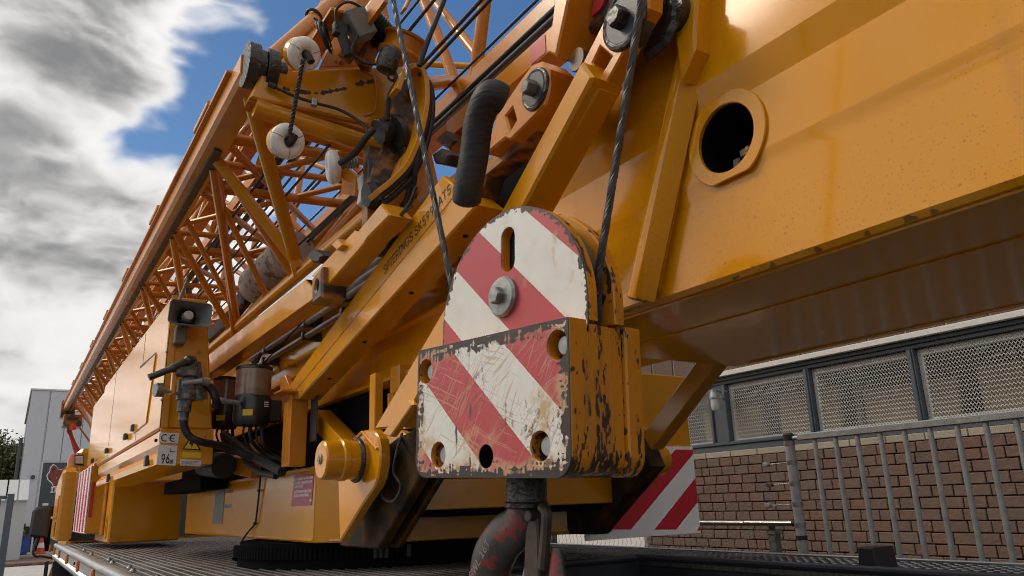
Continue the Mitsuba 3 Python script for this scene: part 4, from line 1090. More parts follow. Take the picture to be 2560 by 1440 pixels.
# white cable bobbins and the cord between them
for k, (px, py, Y, R, axv) in enumerate(((760, 136, 2.80, .043, (.25, -1, -.55)), (718, 353, 2.88, .044, (.15, -1, -.35)))):
    c = at(px, py, Y=Y)
    bk = add('cable_bobbin', torus(c, axv, R, .031, 32, 14, .9), 'white_plastic', rt)
    axn = norm(axv)
    add('bobbin_plate', lathe([(0, -.06), (.066, -.06), (.070, -.045), (.069, -.012), (.045, -.012)], c, axv, 28), 'paint_yellow', bk)
    add('cord_knot', [tube([c + axn * -.01, c + axn * .03 + V(0, 0, -.01 if k else .0), c + axn * .045 + V(.012, 0, .03 if k else -.03)], [.016] * 17, 9)], 'rubber', bk)
    for da in (.6, 2.9, 4.9):
        ux, uy, uz = frame_of(axn)
        dd = math.cos(da) * ux + math.sin(da) * uy
        add('bobbin_seam', tube([c + dd * (R - .024) + axn * .016, c + dd * R + axn * .0285, c + dd * (R + .022) + axn * .018, c + dd * (R + .0312)], .0016, 5), 'box_grey', bk)
add('cord', helix_rope(at(758, 150, Y=2.74), at(724, 335, Y=2.82), .010, 3, .05, 6, 12), 'rope_black', rt)
c = at(832, 418, Y=3.0)
bk = add('cable_bobbin', torus(c, (1, -.25, .15), .046, .032, 32, 14, .9), 'white_plastic', rt)
add('bobbin_spring', [torus(c + V(.03 + .014 * i, -.03, .015 + .003 * i), (1, -.2, .2), .022, .005, 14, 6) for i in range(6)], 'steel', bk)
add('cord', tube([at(850, 408, Y=2.9), at(885, 385, Y=2.82), at(915, 345, Y=2.75), at(935, 322, Y=2.72)], .014, 8), 'rope_black', rt)
add('brake_cable', [tube([at(670, 210, Y=2.93), at(735, 240, Y=2.91), at(790, 258, Y=2.9), at(850, 275, Y=2.88), at(900, 305, Y=2.82), at(925, 335, Y=2.75)], .007, 8), cyl(at(672, 210, Y=2.93), at(690, 218, Y=2.92), .012, 10)], 'rubber', rt)
add('cable_clip', box(*(np.array([[-.012, .012], [-.012, .012], [-.02, .02]]) + at(785, 256, Y=2.895)[:, None]).ravel()), 'steel', rt)
# motor, pulley and boxes above the cross beam
c = at(1008, 118, Y=2.72)
pk = add('guide_pulley', lathe([(0, -.05), (.10, -.05), (.104, -.04), (.102, -.03), (.088, -.025), (.088, .03), (.10, .035), (.102, .045), (0, .048)], c, (.18, -.35, .9), 32), 'paint_orange', rt)
add('hub', lathe([(.0, -.085), (.025, -.085), (.03, -.051), (0, -.051)], c, (.18, -.35, .9), 18), 'paint_orange', pk)
add('grease_lump', [lathe([(0, -.06), (.04, -.055), (.048, -.02), (.044, .03), (.03, .05), (0, .05)], at(972, 148, Y=2.62), (.2, -.2, 1), 14)], 'grease', rt)
mo = at(935, 58, Y=2.78)
add('motor', [lathe([(0, 0), (.07, 0)] + [(.07 - .010 * (k % 2), .006 + .007 * k) for k in range(20)] + [(.066, .155), (0, .16)], mo + V(-.05, 0, .03), (.8, .2, -.45), 24)], 'black_plastic', rt)
add('terminal_box', [slab(rect(.10, .13), at(888, 75, Y=2.75), norm(V(.7, 0, .5)), norm(V(-.5, 0, .8)), .08, .006)], 'box_grey', rt)
add('motor_bracket', [beam(at(905, 55, Y=2.74), at(960, -20, Y=2.6), .035, .05), beam(at(860, 150, Y=2.85), at(900, 90, Y=2.8), .05, .05), beam(at(905, 165, Y=2.9), at(945, 60, Y=2.85), .10, .05)], 'paint_greasy', rt)
add('back_plate', [yslab(pxY([(800, 168), (850, 60), (905, -20), (960, -20), (985, 90), (925, 100), (905, 165)], 3.02), 3.02, .03, .004)], 'paint_orange', rt)
add('sensor', [cyl(at(852, 80, Y=2.72), at(872, 140, Y=2.72), .022, 12), box(*(np.array([[-.03, .03], [-.02, .02], [-.03, .03]]) + at(850, 75, Y=2.72)[:, None]).ravel())], 'rubber', rt)
add('cable_coil', [torus(at(812, 88, Y=2.8), (.7, -.6, .2), .06, .007, 24, 6), torus(at(818, 95, Y=2.82), (.75, -.5, .2), .062, .007, 24, 6), torus(at(806, 82, Y=2.8), (.6, -.6, .3), .05, .006, 24, 6)], 'rubber', rt)
add('motor_cable', [tube([at(844, 70, Y=2.7), at(840, 25, Y=2.68), at(870, 5, Y=2.66), at(905, 22, Y=2.68), at(912, 50, Y=2.72)], .006, 7), tube([at(898, 80, Y=2.68), at(880, 125, Y=2.68), at(905, 155, Y=2.7), at(950, 162, Y=2.7)], .006, 7), tube([at(785, 45, Y=2.8), at(820, 70, Y=2.78), at(850, 90, Y=2.75)], .005, 6), tube([at(975, 150, Y=2.62), at(990, 200, Y=2.62), at(972, 240, Y=2.66), at(968, 300, Y=2.7)], .010, 7), torus(at(980, 188, Y=2.62), (.2, -1, -.3), .022, .006, 16, 6)], 'rubber', rt)
add('tube_strap', [torus(at(785, 43, Y=3.18), (.5, .2, .8), .040, .008, 20, 6)], 'rubber', rt)
add('loop_hose', tube([at(1118, -20, Y=2.5), at(1092, 45, Y=2.5), at(1070, 100, Y=2.5), at(1048, 165, Y=2.52)], .012, 8), 'rope_black', rt)
add('steel_tab', beam(at(1030, -15, Y=2.4), at(1008, 28, Y=2.4), .05, .012), 'paint_orange', rt)

# --- engine cabinet on the left
EX, EY = .65, 4.57
ek = cr + '__engine_cabinet'
add('housing', slab([(EX, .455), (EX, 1.21), (.836, 1.21), (.926, .455)], V(0, EY, 0), V(1, 0, 0), V(0, 0, 1), -.0 + .001, 0) if 0 else yslab([(EX + .012, .455), (EX + .012, 1.205), (.84, 1.205), (.926, .455)], EY, 3.66, .008), 'paint_yellow', ek)
add('side_door', xslab([(EY + .02, .462), (EY + .02, 1.20), (8.2, 1.20), (8.2, .462)], EX, .0115, .003), 'paint_cabinet', ek)
dpts = pxX([(388, 885), (352, 920), (330, 1085), (364, 1058)], EX - .008)
add('hatch', xslab(dpts, EX - .008, .0075, .003), 'paint_cabinet', ek)
add('hatch_gap', xslab(pxX([(390, 880), (350, 916), (350, 921), (390, 886)], EX - .002), EX - .002, .0018, 0), 'print_black', ek)
for px, py in ((337, 1070), (318, 1092), (270, 1127), (234, 1152)):
    q = at(px, py, X=EX - .002)
    add('door_latch', slab([(-.03, -.022), (.03, -.022), (.03, .022), (-.03, .022)], V(EX - .028, q[1], q[2]), V(0, 1, 0), V(0, 0, 1), .026, .006), 'black_plastic', ek)
for y in (5.55, 7.25):
    add('door_seam', xslab([(y, .47), (y, 1.19), (y + .012, 1.19), (y + .012, .47)], EX - .0012, .0010, 0), 'print_black', ek, smooth=False)
add('front_frame', slab([(-EX - .0, .4555), (-EX, 1.21), (-EX - .04, 1.21), (-EX - .04, .4555)], V(0, EY - .012, 0), V(-1, 0, 0), V(0, 0, 1), .0115, .003), 'paint_yellow', ek)
tray = [(EX + .004, .262), (EX + .0, .30), (EX + .03, .34), (EX + .006, .37), (EX + .006, .44), (EX + .03, .452), (.93, .452), (.935, .262)]
add('lower_tray', yslab(tray, EY - .004, 3.45, .004), 'paint_cabinet', ek)
for px, py in ((371, 1152), (274, 1195)):
    q = at(px, py, X=EX)
    add('tray_latch', box(EX - .022, EX - .001, q[1] - .03, q[1] + .03, q[2] - .03, q[2] + .03), 'black_plastic', ek)
add('front_plate', yslab([(EX + .004, .262), (EX + .004, .452), (.93, .452), (.935, .262)], EY - .010, .0055, .001), 'paint_yellow', ek)
add('cabinet_end', box(EX + .02, .95, 8.25, 9.6, .52, 1.20, .02), 'paint_cabinet', ek)
add('striped_end_panel', [box(EX + .01, EX + .02, 8.9, 10.4, DZ + .15, .50, .002)], 'sign_white', ek)
for k in range(4):
    add('red_stripe', box(EX + .004, EX + .0095, 9.0 + .36 * k, 9.14 + .36 * k, DZ + .16, .49, .0005), 'sign_red', ek)
add('end_body', box(EX + .021, 1.15, 8.9, 10.4, DZ + .14, .51, .01), 'paint_yellow', ek)
add('red_tail_lamp', box(EX + .03, EX + .06, 8.885, 8.899, .0, .34, .003), 'red_steel', ek)


def sticker_front(name, pix, m, Y, t=.001):
    return add(name, yslab(pxY(pix, Y), Y, t, .0003), m, ek, smooth=False)


FY = EY - .0125
sticker_front('conformity_sticker', [(399, 1081), (449, 1083), (445, 1109), (397, 1106)], 'sticker_white', FY)
sticker_front('noise_sticker', [(396, 1112), (444, 1114), (439, 1164), (391, 1162)], 'sticker_white', FY)
sticker_front('triangle_sticker', [(480, 1084), (503, 1126), (456, 1123)], 'print_black', FY)
sticker_front('triangle_field', [(480, 1091), (497, 1123), (461, 1121)], 'sticker_yellow', FY - .0012)
sticker_front('warning_strip', [(456, 1130), (504, 1132), (502, 1146), (455, 1144)], 'sticker_yellow', FY)
sticker_front('text_sticker', [(451, 1148), (504, 1151), (502, 1166), (450, 1164)], 'sticker_white', FY)
sticker_front('bolt_symbol', [(476, 1098), (483, 1099), (479, 1106), (484, 1107), (479, 1120), (478, 1111), (473, 1110)], 'print_black', FY - .0024)
hx = norm(at(445, 1109, Y=FY) - at(399, 1107, Y=FY))
U0, W0 = V(1, 0, 0), V(0, 0, 1)
cc, ee = at(412.5, 1094.5, Y=FY - .001), at(433, 1095.5, Y=FY - .001)
for c, bars in ((cc, 0), (ee, 1)):
    r = .020
    a = np.linspace(math.radians(60), math.radians(300), 16)
    outer = [(r * math.cos(t), r * math.sin(t)) for t in a]
    inner = [((r - .0055) * math.cos(t), (r - .0055) * math.sin(t)) for t in a[::-1]]
    ms = [slab(outer + inner, c, U0, W0, .0008, 0)]
    if bars:
        ms.append(slab([(-r + .002, -.0025), (.004, -.0025), (.004, .0025), (-r + .002, .0025)], c, U0, W0, .001, 0))
    add('conformity_mark', ms, 'print_black', ek, smooth=False)
q = at(401, 1158, Y=FY - .0012)
add('noise_figures', text('96', .048, q, U0, W0, .0006, True, .044), 'print_black', ek, smooth=False)
q = at(421, 1158.5, Y=FY - .0012)
add('noise_figures', text('dB', .020, q, U0, W0, .0006, True, .022), 'print_black', ek, smooth=False)
q = at(423, 1130, Y=FY - .0012)
add('noise_figures', text('L', .018, q, U0, W0, .0006, True), 'print_black', ek, smooth=False)
q = at(427.5, 1131, Y=FY - .0012)
add('noise_figures', text('WA', .008, q, U0, W0, .0006, True), 'print_black', ek, smooth=False)
for k in range(4):
    q = at(453, 1153.5 + 3.1 * k, Y=FY - .0012)
    add('small_print', slab([(0, 0), (.10 - .015 * (k % 3), 0), (.10 - .015 * (k % 3), .002), (0, .002)], q, U0, W0, .0004, 0), 'box_grey', ek, smooth=False)
q = at(390, 1101, Y=FY)
add('plug_hole', cyl(q, q + V(0, .002, 0), .009, 12), 'dark_void', ek)
g0, g1 = at(425, 800, Y=FY), at(398, 1078, Y=FY)
add('panel_gap', yslab([(g0[0], g0[2]), (g1[0], g1[2]), (g1[0] + .004, g1[2]), (g0[0] + .004, g0[2])], FY - .0005, .0012, 0), 'print_black', ek, smooth=False)
for px, py in ((405, 1000), (417, 880), (505, 1000), (498, 880), (512, 1090)):
    q = at(px, py, Y=FY)
    add('panel_bolt', lathe([(.008, 0), (.008, .003), (.005, .005), (0, .0055)], q, (0, -1, 0), 10), 'steel', ek)
# horn loudspeaker on the cabinet
hk = cr + '__horn_speaker'
HY = 4.36
hp = [at(x, y, Y=HY) for x, y in ((426, 747), (531, 762), (526, 816), (420, 806))]
hc = sum(hp) / 4
hu, hw = norm(hp[1] - hp[0]), None
hw = norm(np.cross(np.cross(hu, hp[0] - hp[3]), hu))
W2, H2 = np.linalg.norm(hp[1] - hp[0]) / 2, np.linalg.norm(hp[0] - hp[3]) / 2


def rrect(w, h, r, n=5):
    out = []
    for cx, cy, a0 in ((w - r, h - r, 0), (-w + r, h - r, 90), (-w + r, -h + r, 180), (w - r, -h + r, 270)):
        for t in np.linspace(a0, a0 + 90, n):
            out.append((cx + r * math.cos(math.radians(t)), cy + r * math.sin(math.radians(t))))
    return np.array(out)


hn = np.cross(hu, hw)
rings = []
for w, h, r, d in ((W2 * .30, H2 * .55, H2 * .4, .16), (W2 * .96, H2 * .95, .018, .006), (W2, H2, .02, 0), (W2 * 1.02, H2 * 1.03, .022, .004), (W2 * .98, H2 * .98, .02, .014), (W2 * .36, H2 * .62, H2 * .4, .17)):
    q = rrect(w, h, min(r, h * .95))
    rings.append(hc + q[:, :1] * hu + q[:, 1:] * hw - hn * d * (1 if True else -1))
n = len(rings[0])
vs = np.vstack(rings)
i = np.arange(n)
fs = []
for k in range(len(rings) - 1):
    A_, B_ = k * n + i, k * n + (i + 1) % n
    fs += [np.stack([A_, B_, B_ + n], 1), np.stack([A_, B_ + n, A_ + n], 1)]
add('flare', tm(vs, np.vstack(fs)), 'horn_grey', hk, smooth=40)
add('throat', [lathe([(.0, -.165), (W2 * .42, -.16), (W2 * .42, -.10), (W2 * .36, -.09), (W2 * .36, -.155), (0, -.155)], hc, hn, 26)], 'rubber', hk)
add('driver_cap', [lathe([(.028, -.15), (.028, -.06), (.024, -.045), (.012, -.04), (0, -.042)], hc, hn, 22)], 'pale_grey', hk)
add('mount', [box(hc[0] - .03, hc[0] + .03, HY + .12, EY - .011, hc[2] - .03, hc[2] + .03), cyl(at(448, 752, Y=HY + .05), at(470, 695, Y=HY + .05), .008, 8)], 'box_grey', hk)
q = at(450, 838, Y=EY - .05)
add('junction_box', [box(q[0] - .030, q[0] + .030, EY - .075, EY - .001, q[2] - .052, q[2] + .045, .006), box(q[0] - .02, q[0] + .045, EY - .05, EY - .001, q[2] + .046, q[2] + .075, .005)], 'box_grey', ek)
# hand pump valve with lever and gauge
vk = cr + '__hand_valve'
VY = 4.34
vb = lambda x, y, dy=0: at(x, y, Y=VY + dy)
add('valve_body', [tube([vb(470, 950), vb(466, 1000)], .052, 14, False), tube([vb(463, 1000), vb(459, 1030)], .036, 12, False), tube([vb(459, 1030), vb(457, 1052)], .024, 12, False), tube([vb(485, 950), vb(497, 1000)], [.038, .038], 12, False)], 'valve_grey', vk)
add('valve_head', [tube([vb(478, 905), vb(472, 950)], .040, 12, False), slab(rect(.11, .05), vb(462, 932), U0, W0, -.0 + .06, .005), tube([vb(493, 905), vb(498, 950)], .018, 10, False)], 'valve_grey', vk)
add('lever', [tube([vb(372, 944, -.05), vb(430, 921, -.05), vb(468, 904, -.03), vb(480, 902, 0)], [.018] * 8 + [.022] * 8 + [.030] * 9, 12)], 'black_plastic', vk)
gp = vb(402, 975, -.03)
gk2 = add('gauge', lathe([(0, 0), (.034, 0), (.037, .004), (.037, .040), (.030, .045), (0, .045)], gp + V(-.03, 0, 0), (1, .25, .05), 24), 'steel', vk)
add('gauge_stem', tube([vb(410, 976, -.03), vb(450, 985, -.02)], .010, 8, False), 'steel', vk)
add('bracket', [slab(rect(.02, .12), vb(431, 960), U0, W0, .05, .003), beam(vb(500, 905, .05), vb(505, 1000, .05), .02, .06)], 'paint_orange', vk)
add('fitting', [tube([vb(455, 958, -.05), vb(505, 952, -.05)], .014, 10, False), tube([vb(505, 952, -.04), vb(520, 955, -.02)], .022, 10, False)], 'galvanised', vk)
hose = [vb(457, 1050), vb(460, 1068), vb(475, 1092), vb(500, 1104), vb(540, 1112, .05), vb(580, 1122, .1), vb(620, 1140, .1), vb(680, 1165, .1), vb(700, 1175, 0)]
add('thick_hose', tube(hose, .020, 12), 'rubber', vk)
add('thin_hose', [tube([vb(510, 955), vb(530, 975), vb(540, 1000), vb(545, 1015, .1)], .022, 10), tube([vb(472, 1010), vb(468, 1060), vb(478, 1088), vb(495, 1100)], .006, 7)], 'rubber', vk)

# --- two lubrication pumps with clear bowls
for k, (px, pyt, pym, pyb, X, w) in enumerate(((632, 920, 992, 1062, 1.13, .100), (563, 948, 1010, 1070, 1.16, .088))):
    q = at(px, pym, X=X)
    zt_, zm, zb_ = at(px, pyt, X=X)[2], q[2], at(px, pyb, X=X)[2]
    lk2 = num(cr + '__lubrication_pump')
    ctr = V(q[0], q[1], 0)
    add('bowl', lathe([(w * .98, zm), (w, zm + .01), (w, zt_ - .02)], ctr, (0, 0, 1), 36), 'bowl_plastic', lk2)
    add('lid', lathe([(w * 1.0, zt_ - .022), (w * 1.05, zt_ - .02), (w * 1.05, zt_ - .006), (w * .98, zt_), (0, zt_ + .002)], ctr, (0, 0, 1), 36), 'black_plastic', lk2)
    add('pump_body', [lathe([(0, zb_ - .005), (w * .9, zb_), (w * 1.04, zb_ + .03), (w * 1.06, zm - .02), (w, zm - .001)], ctr, (0, 0, 1), 36), box(q[0] - .02, q[0] + w + .06, q[1] - .05, q[1] + .05, zb_ + .02, zm - .02, .008)], 'black_plastic', lk2)
    d = norm(V(-.45, -.9, 0))
    pt = norm(np.cross(V(0, 0, 1), d))
    for s_, z_ in ((.0, zm - .05),):
        b = ctr + d * w + V(0, 0, z_) - pt * .03 + V(-.02, 0, 0)
        add('grease_nipple', [cyl(b, b + V(-.085, -.03, .004), .014, 12), cyl(b + V(-.086, -.03, .004), b + V(-.115, -.04, .005), .019, 6)], 'galvanised', lk2)
    b = ctr + V(0, 0, (zm + zb_) / 2 + (.0 if k else .0)) + d * (w * 1.07)
    add('yellow_label', slab([(-.028, -.018), (.028, -.018), (.028, .018), (-.028, .018)], b + V(0, -.004, -.02) - pt * 0, -pt if (np.cross(-pt, V(0, 0, 1)) @ d) > 0 else pt, V(0, 0, 1), .002, .0003), 'sticker_yellow', lk2)
    add('white_marks', [slab([(-.012, .012 * j), (.012, .012 * j), (.012, .012 * j + .006), (-.012, .012 * j + .006)], ctr + norm(V(.15, -1, 0)) * (w * 1.08) + V(.035, 0, zm - .07), V(1, .1, 0), V(0, 0, 1), .001, 0) for j in range(3)], 'print_white', lk2, smooth=False) if k == 0 else None
    add('pump_hose', [tube([ctr + V(-.04 + .03 * j, -.03, zb_ + .01), ctr + V(-.05 + .04 * j, -.05, zb_ - .06 - .02 * j), ctr + V(.04 + .05 * j, .0, zb_ - .16), ctr + V(.25, -.1, zb_ - .22 - .015 * j)], .011 if j % 2 else .007, 8) for j in range(4)], 'rubber', lk2)
add('thick_hose', [tube([at(560, 1085, X=1.1), at(610, 1125, X=1.12), at(650, 1150, X=1.15), at(705, 1180, X=1.18)], .026, 10), tube([at(600, 1130, X=1.15), at(640, 1175, X=1.15), at(690, 1190, X=1.18)], .018, 9)], 'rubber', cr)
# bracket post that carries the pumps and the strut foot
pq = at(728, 1180, X=1.20)
add('bracket_post', [box(1.175, 1.265, 3.93, 3.99, ST, at(730, 990, X=1.2)[2]), box(1.10, 1.28, 3.86, 4.0, at(730, 990, X=1.2)[2] + .001, at(730, 990, X=1.2)[2] + .012), box(1.175, 1.185, 3.991, 4.06, ST, .55)], 'paint_orange', cr)
add('foot_lug', [xslab(pxX([(700, 978), (700, 950), (712, 938), (725, 972)], 1.18), 1.18, .03, .003)], 'paint_orange', cr)
add('rubber_strip', box(1.268, 1.275, 3.80, 3.90, .33, .56), 'rubber', cr)
add('floor_beam', beam(at(545, 1150, X=1.10), at(640, 1175, X=1.22), .06, .10), 'paint_orange', cr)
add('diagonal_stay', beam(V(1.36, 4.0, .47), V(1.38, 3.3, .14), .10, .09), 'paint_yellow', cr)
add('dark_cover', box(1.10, 1.29, 5.7, 7.2, .16, .26, .01), 'dark_void', cr)
add('electric_motor', cyl(at(515, 1160, X=1.02), at(560, 1165, X=1.06), .075, 24), 'rubber', cr)
add('small_bracket', [xslab(pxX([(620, 1150), (622, 1110), (645, 1090), (648, 1120), (640, 1150)], 1.22), 1.22, .02, .003)], 'paint_orange', cr)

# --- box on the deck beside the platform, far counterweight with its striped board
c0, c1 = at(268, 1360, Z=-.25), at(477, 1355, Z=-.25)
bxk = add('ballast_box', box(c0[0], c1[0] + .02, c0[1], c0[1] + 1.3, -.25, .33, .015), 'paint_yellow', cr)
add('box_step', box(c0[0] - .03, c0[0] - .001, c0[1] + .4, c0[1] + 1.3, -.18, .31, .01), 'paint_yellow', cr)
add('raised_numeral', text('0', .22, V(c0[0] - .004, c0[1] + .32, -.2), V(0, -1, 0), V(0, 0, 1), .003), 'paint_yellow', bxk, smooth=False)
YS = 3.12
sx = at(1752, 1330, Y=YS)[0]
zb_, zt_ = at(1752, 1332, Y=YS)[2], at(1745, 1117, Y=YS)[2]
sb = add('striped_board', yslab([(2.42, zb_), (sx, zb_), (sx, zt_), (2.42, zt_)], YS, .006, .001), 'sign_white', cr)


def on_board(pix):
    from shapely.geometry import Polygon, box as sbox
    P_ = Polygon(pxY(pix, YS)).intersection(sbox(2.43, zb_ + .012, sx - .002, zt_ - .015))
    return yslab(list(P_.exterior.coords)[:-1], YS - .0012, .001, 0)


for pts in ([(1688, 1124), (1742, 1124), (1577, 1324), (1520, 1324)], [(1762, 1165), (1762, 1232), (1690, 1324), (1636, 1324)], [(1760, 1300), (1760, 1330), (1740, 1330)], [(1600, 1124), (1640, 1124), (1480, 1324), (1440, 1324)]):
    add('red_stripe', on_board(pts), 'sign_red', sb, smooth=False)
add('far_counterweight', box(2.46, sx - .002, YS + .007, YS + 1.6, -.12, at(1735, 955, Y=YS)[2] + .03, .006), 'paint_yellow', cr)
add('work_lamp', [yslab(pxY([(186, 1136), (211, 1136), (211, 1164), (186, 1162)], 11.6), 11.6, .12, .02)], 'black_plastic', tk)
add('lamp_lens', [yslab(pxY([(189, 1140), (208, 1140), (208, 1160), (189, 1159)], 11.58), 11.58, .019, .01)], 'lamp_glass', tk + '__work_lamp')
add('beacon', [lathe([(0, .13), (.06, .12), (.075, .05), (.075, -.05), (0, -.06)], at(184, 1160, Y=11.9), (0, 0, 1), 16)], 'amber', tk)

# ------------------------------------------------------------------ hook block and hoist ropes
P0 = at(1420, 795, X=.9)
HN = norm(V(-.993246, -.116029, 0))
HU = norm(V(.11590019, -.99214337, -.04710645))
HW = np.cross(HN, HU)
HW = HW * np.sign(HW[2])
Pt = lambda u, v, n=0.: P0 + u * HU + v * HW + n * HN


def hs(poly, n0, t, c=.003, holes=()):
    "slab in the plane of the block whose visible face lies n0 behind the front, going back by t"
    return slab([(-a, b) for a, b in poly], Pt(0, 0, -n0 - t), -HU, HW, t, c, [[(-a, b) for a, b in h] for h in holes]) if np.cross(-HU, HW) @ HN > 0 else slab(poly, Pt(0, 0, -n0 - t), HU, HW, t, c, holes)


_l = lambda p: tuple(float(x) for x in p)


def striped(name, rim, wearlevel, round_):
    o, u, w = _l(P0), _l(HU), _l(HW)

    def fn(p, n, uv):
        x, y, z = p.x - o[0], p.y - o[1], p.z - o[2]
        a = x * u[0] + y * u[1] + z * u[2]
        b = x * w[0] + y * w[1] + z * w[2]
        s = (a * .656 + b * .755 - .094) / .1238
        fr = s * .5 - dr.floor(s * .5)
        red = dr.select(fr < .5, 1.0, 0.0)
        f1 = fbm(a * 24, b * 24, 1.5)
        f2 = fbm(a * 90, b * 90, 4.5)
        c = mix(mix((.66, .66, .64), (.56, .545, .50), f1), mix((.44, .035, .045), (.36, .045, .055), f1), red)
        if round_:
            d = .265 - dr.sqrt(dr.square(a + .265) + dr.square(b - .05))
            d = dr.select(b < .05, dr.minimum(a + .53, -a), d)
        else:
            d = dr.minimum(dr.minimum(a + .555, -a), dr.minimum(b + .312, .003 - b))
            cx, cy = dr.maximum(dr.abs(a + .277) - .233, 0), dr.maximum(-.267 - b, 0)
            d = dr.minimum(d, .045 - dr.sqrt(dr.square(cx) + dr.square(cy)))
        # scratches in two directions, gathered in patches
        if wearlevel:
            tan = mi.Float(0)
            for ang, k, off in ((.95, 300., 0.), (1.10, 430., 7.), (.62, 380., 13.), (-.35, 420., 3.)):
                ca, sa = math.cos(ang), math.sin(ang)
                wb = .012 * noise(a * 14 + off, b * 14, off) + .003 * noise(a * 60, b * 60, off)
                along, acr = a * ca + b * sa, -a * sa + b * ca + wb
                ln = noise(acr * k + off, along * 9, off)
                pt = fbm(a * 9 + off, b * 9, off)
                tan = dr.maximum(tan, smoothstep(.80, .90, ln + .34 * (pt - .5)) * .8)
            stain = smoothstep(.02, -.0, d - .075 * fbm(a * 13, b * 13, 9.) + .02)
            c = mix(c, (.40, .27, .15), tan * .75)
            c = mix(c, (.46, .31, .17), dr.clip(stain * (.35 + .65 * smoothstep(.35, .6, f2)), 0, 1))
            vst = noise(a * 55, b * 5, 2.)
            c = mix(c, (.10, .05, .03), smoothstep(.80, .86, vst * .66 + .42 * f1))
            chp = noise(a * 75 + b * 20, b * 28 - a * 8, 8.)
            c = mix(c, (.075, .036, .024), smoothstep(.845, .88, chp * .62 + .36 * fbm(a * 11, b * 11, 6.)))
            c = mix(c, (.13, .06, .03), .9 * smoothstep(.03, .0, d - .05 * noise(a * 120, b * 20, 3.) * noise(a * 10, b * 10, 7.)) * smoothstep(.50, .62, f2))
        else:
            st = noise(a * 40, b * 4, 5.)
            c = mix(c, (.40, .30, .18), .7 * smoothstep(.62, .9, st) * smoothstep(.45, .75, f1))
        lim = rim * (.22 + 2.0 * smoothstep(.34, .85, .30 * noise(a * 170, b * 34, 2.) + .30 * noise(a * 34, b * 170, 5.) + .45 * f1))
        c = mix(c, (.022, .014, .012), smoothstep(lim + .0012, lim - .0012, d))
        return mix(c, (.05, .03, .025), smoothstep(.80, .84, f2 * .55 + f1 * .42))
    mat(name, fn, .42, coat=.25)


striped('hook_face', .020, 1, False)
striped('hook_round', .009, 0, True)


def hook_side(p, n, uv):
    o, u, w = _l(P0), _l(HU), _l(HW)
    b = p.z
    q = (p.x - o[0]) * float(HN[0]) + (p.y - o[1]) * float(HN[1])
    f1 = fbm(q * 60, b * 9, p.y * 20)
    f2 = fbm(q * 150, b * 60, p.y * 60)
    c = mix((.46, .175, .004), (.56, .215, .005), fbm(q * 20, b * 6, p.y * 9))
    c = mix(c, (.30, .13, .02), .6 * smoothstep(.5, .7, f1))
    chip = f1 * .54 + f2 * .50 + .20 * smoothstep(.10, .02, b)
    return mix(c, (.045, .025, .018), smoothstep(.60, .63, chip))


mat('hook_side', hook_side, .4, coat=.4)
hb = thing('hook_block', 'heavy crane hook block with worn red and white striped face hanging on two ropes', 'hook block')


def lowrect(u0, u1, v0, v1, r=.045):
    out = [(u0, v1), (u0, v0 + r)]
    for t in np.linspace(180, 270, 8):
        out.append((u0 + r + r * math.cos(math.radians(t)), v0 + r + r * math.sin(math.radians(t))))
    for t in np.linspace(270, 360, 8):
        out.append((u1 - r + r * math.cos(math.radians(t)), v0 + r + r * math.sin(math.radians(t))))
    out += [(u1, v1)]
    out = np.array(out)
    keep = [0] + [i for i in range(1, len(out)) if np.linalg.norm(out[i] - out[i - 1]) > 1e-5]
    return [tuple(x) for x in out[keep]]


def roundplate(v0):
    out = [(-.53, v0), (0, v0)]
    for t in np.linspace(0, 180, 41):
        out.append((-.265 + .265 * math.cos(math.radians(t)), .05 + .265 * math.sin(math.radians(t))))
    return out


low = lowrect(-.555, 0, -.312, .003)
bolts = [(-.519, -.054), (-.033, -.050), (-.456, -.259), (-.090, -.249)]
holes = [circ(.031, 24, u, v) for u, v in bolts] + [circ(.026, 24, -.270, -.266)]
holes[1] = [(max(-.3, min(u, -.006)), v) for u, v in circ(.031, 24, -.034, -.050)]
add('front_weight', hs(low, .002, .052, .003, holes), 'hook_side', hb)
add('striped_face', hs(low, 0, .0019, .0006, holes), 'hook_face', hb)
add('hole_back', hs(lowrect(-.545, -.01, -.300, -.01), .0545, .004, 0), 'hook_side', hb)
add('black_hole', lathe([(.0257, -.001), (.0257, -.05), (0, -.05)], Pt(-.270, -.266, -.0015), HN, 28), 'dark_void', hb)
for u, v in bolts:
    add('bolt_head', [lathe([(.021, -.030), (.021, -.004), (.018, .000), (0, .001)], Pt(u + .006, v, -.014), HN, 24)], 'galvanised', hb)
slot_ = [(-.262 + .026 * math.cos(math.radians(t)), .245 + .026 * math.sin(math.radians(t))) for t in np.linspace(0, 180, 11)] + [(-.262 + .026 * math.cos(math.radians(t)), .186 + .026 * math.sin(math.radians(t))) for t in np.linspace(180, 360, 11)]
rp = roundplate(-.02)
add('front_cheek', hs([(u, max(v, .004)) for u, v in rp], .060, .028, .003, [slot_]), 'hook_side', hb)
add('striped_cheek_face', hs(rp, .0575, .0024, .0008, [slot_]), 'hook_round', hb)
add('rear_cheek', hs([(u, max(v, .004)) for u, v in rp], .138, .030, .003), 'hook_side', hb)
sv = add('sheave', [lathe([(.0, -.02), (.19, -.02), (.235, -.022), (.24, -.02), (.222, -.006), (.222, .006), (.24, .02), (.235, .022), (.19, .02), (0, .02)], Pt(-.27, .06, -.112), HN, 48)], 'dark_steel', hb)
add('rope_turn', [torus(Pt(-.27, .06, -.112), HN, .232, .009, 56, 8)], 'rope_steel', sv)
for k, (n0, t) in enumerate(((.0555, .034), (.0905, .038), (.1295, .039))):
    add('inner_weight', hs(lowrect(-.55, -.004 - .004 * k, -.308, -.003, .045), n0, t, .003), 'hook_side', hb)
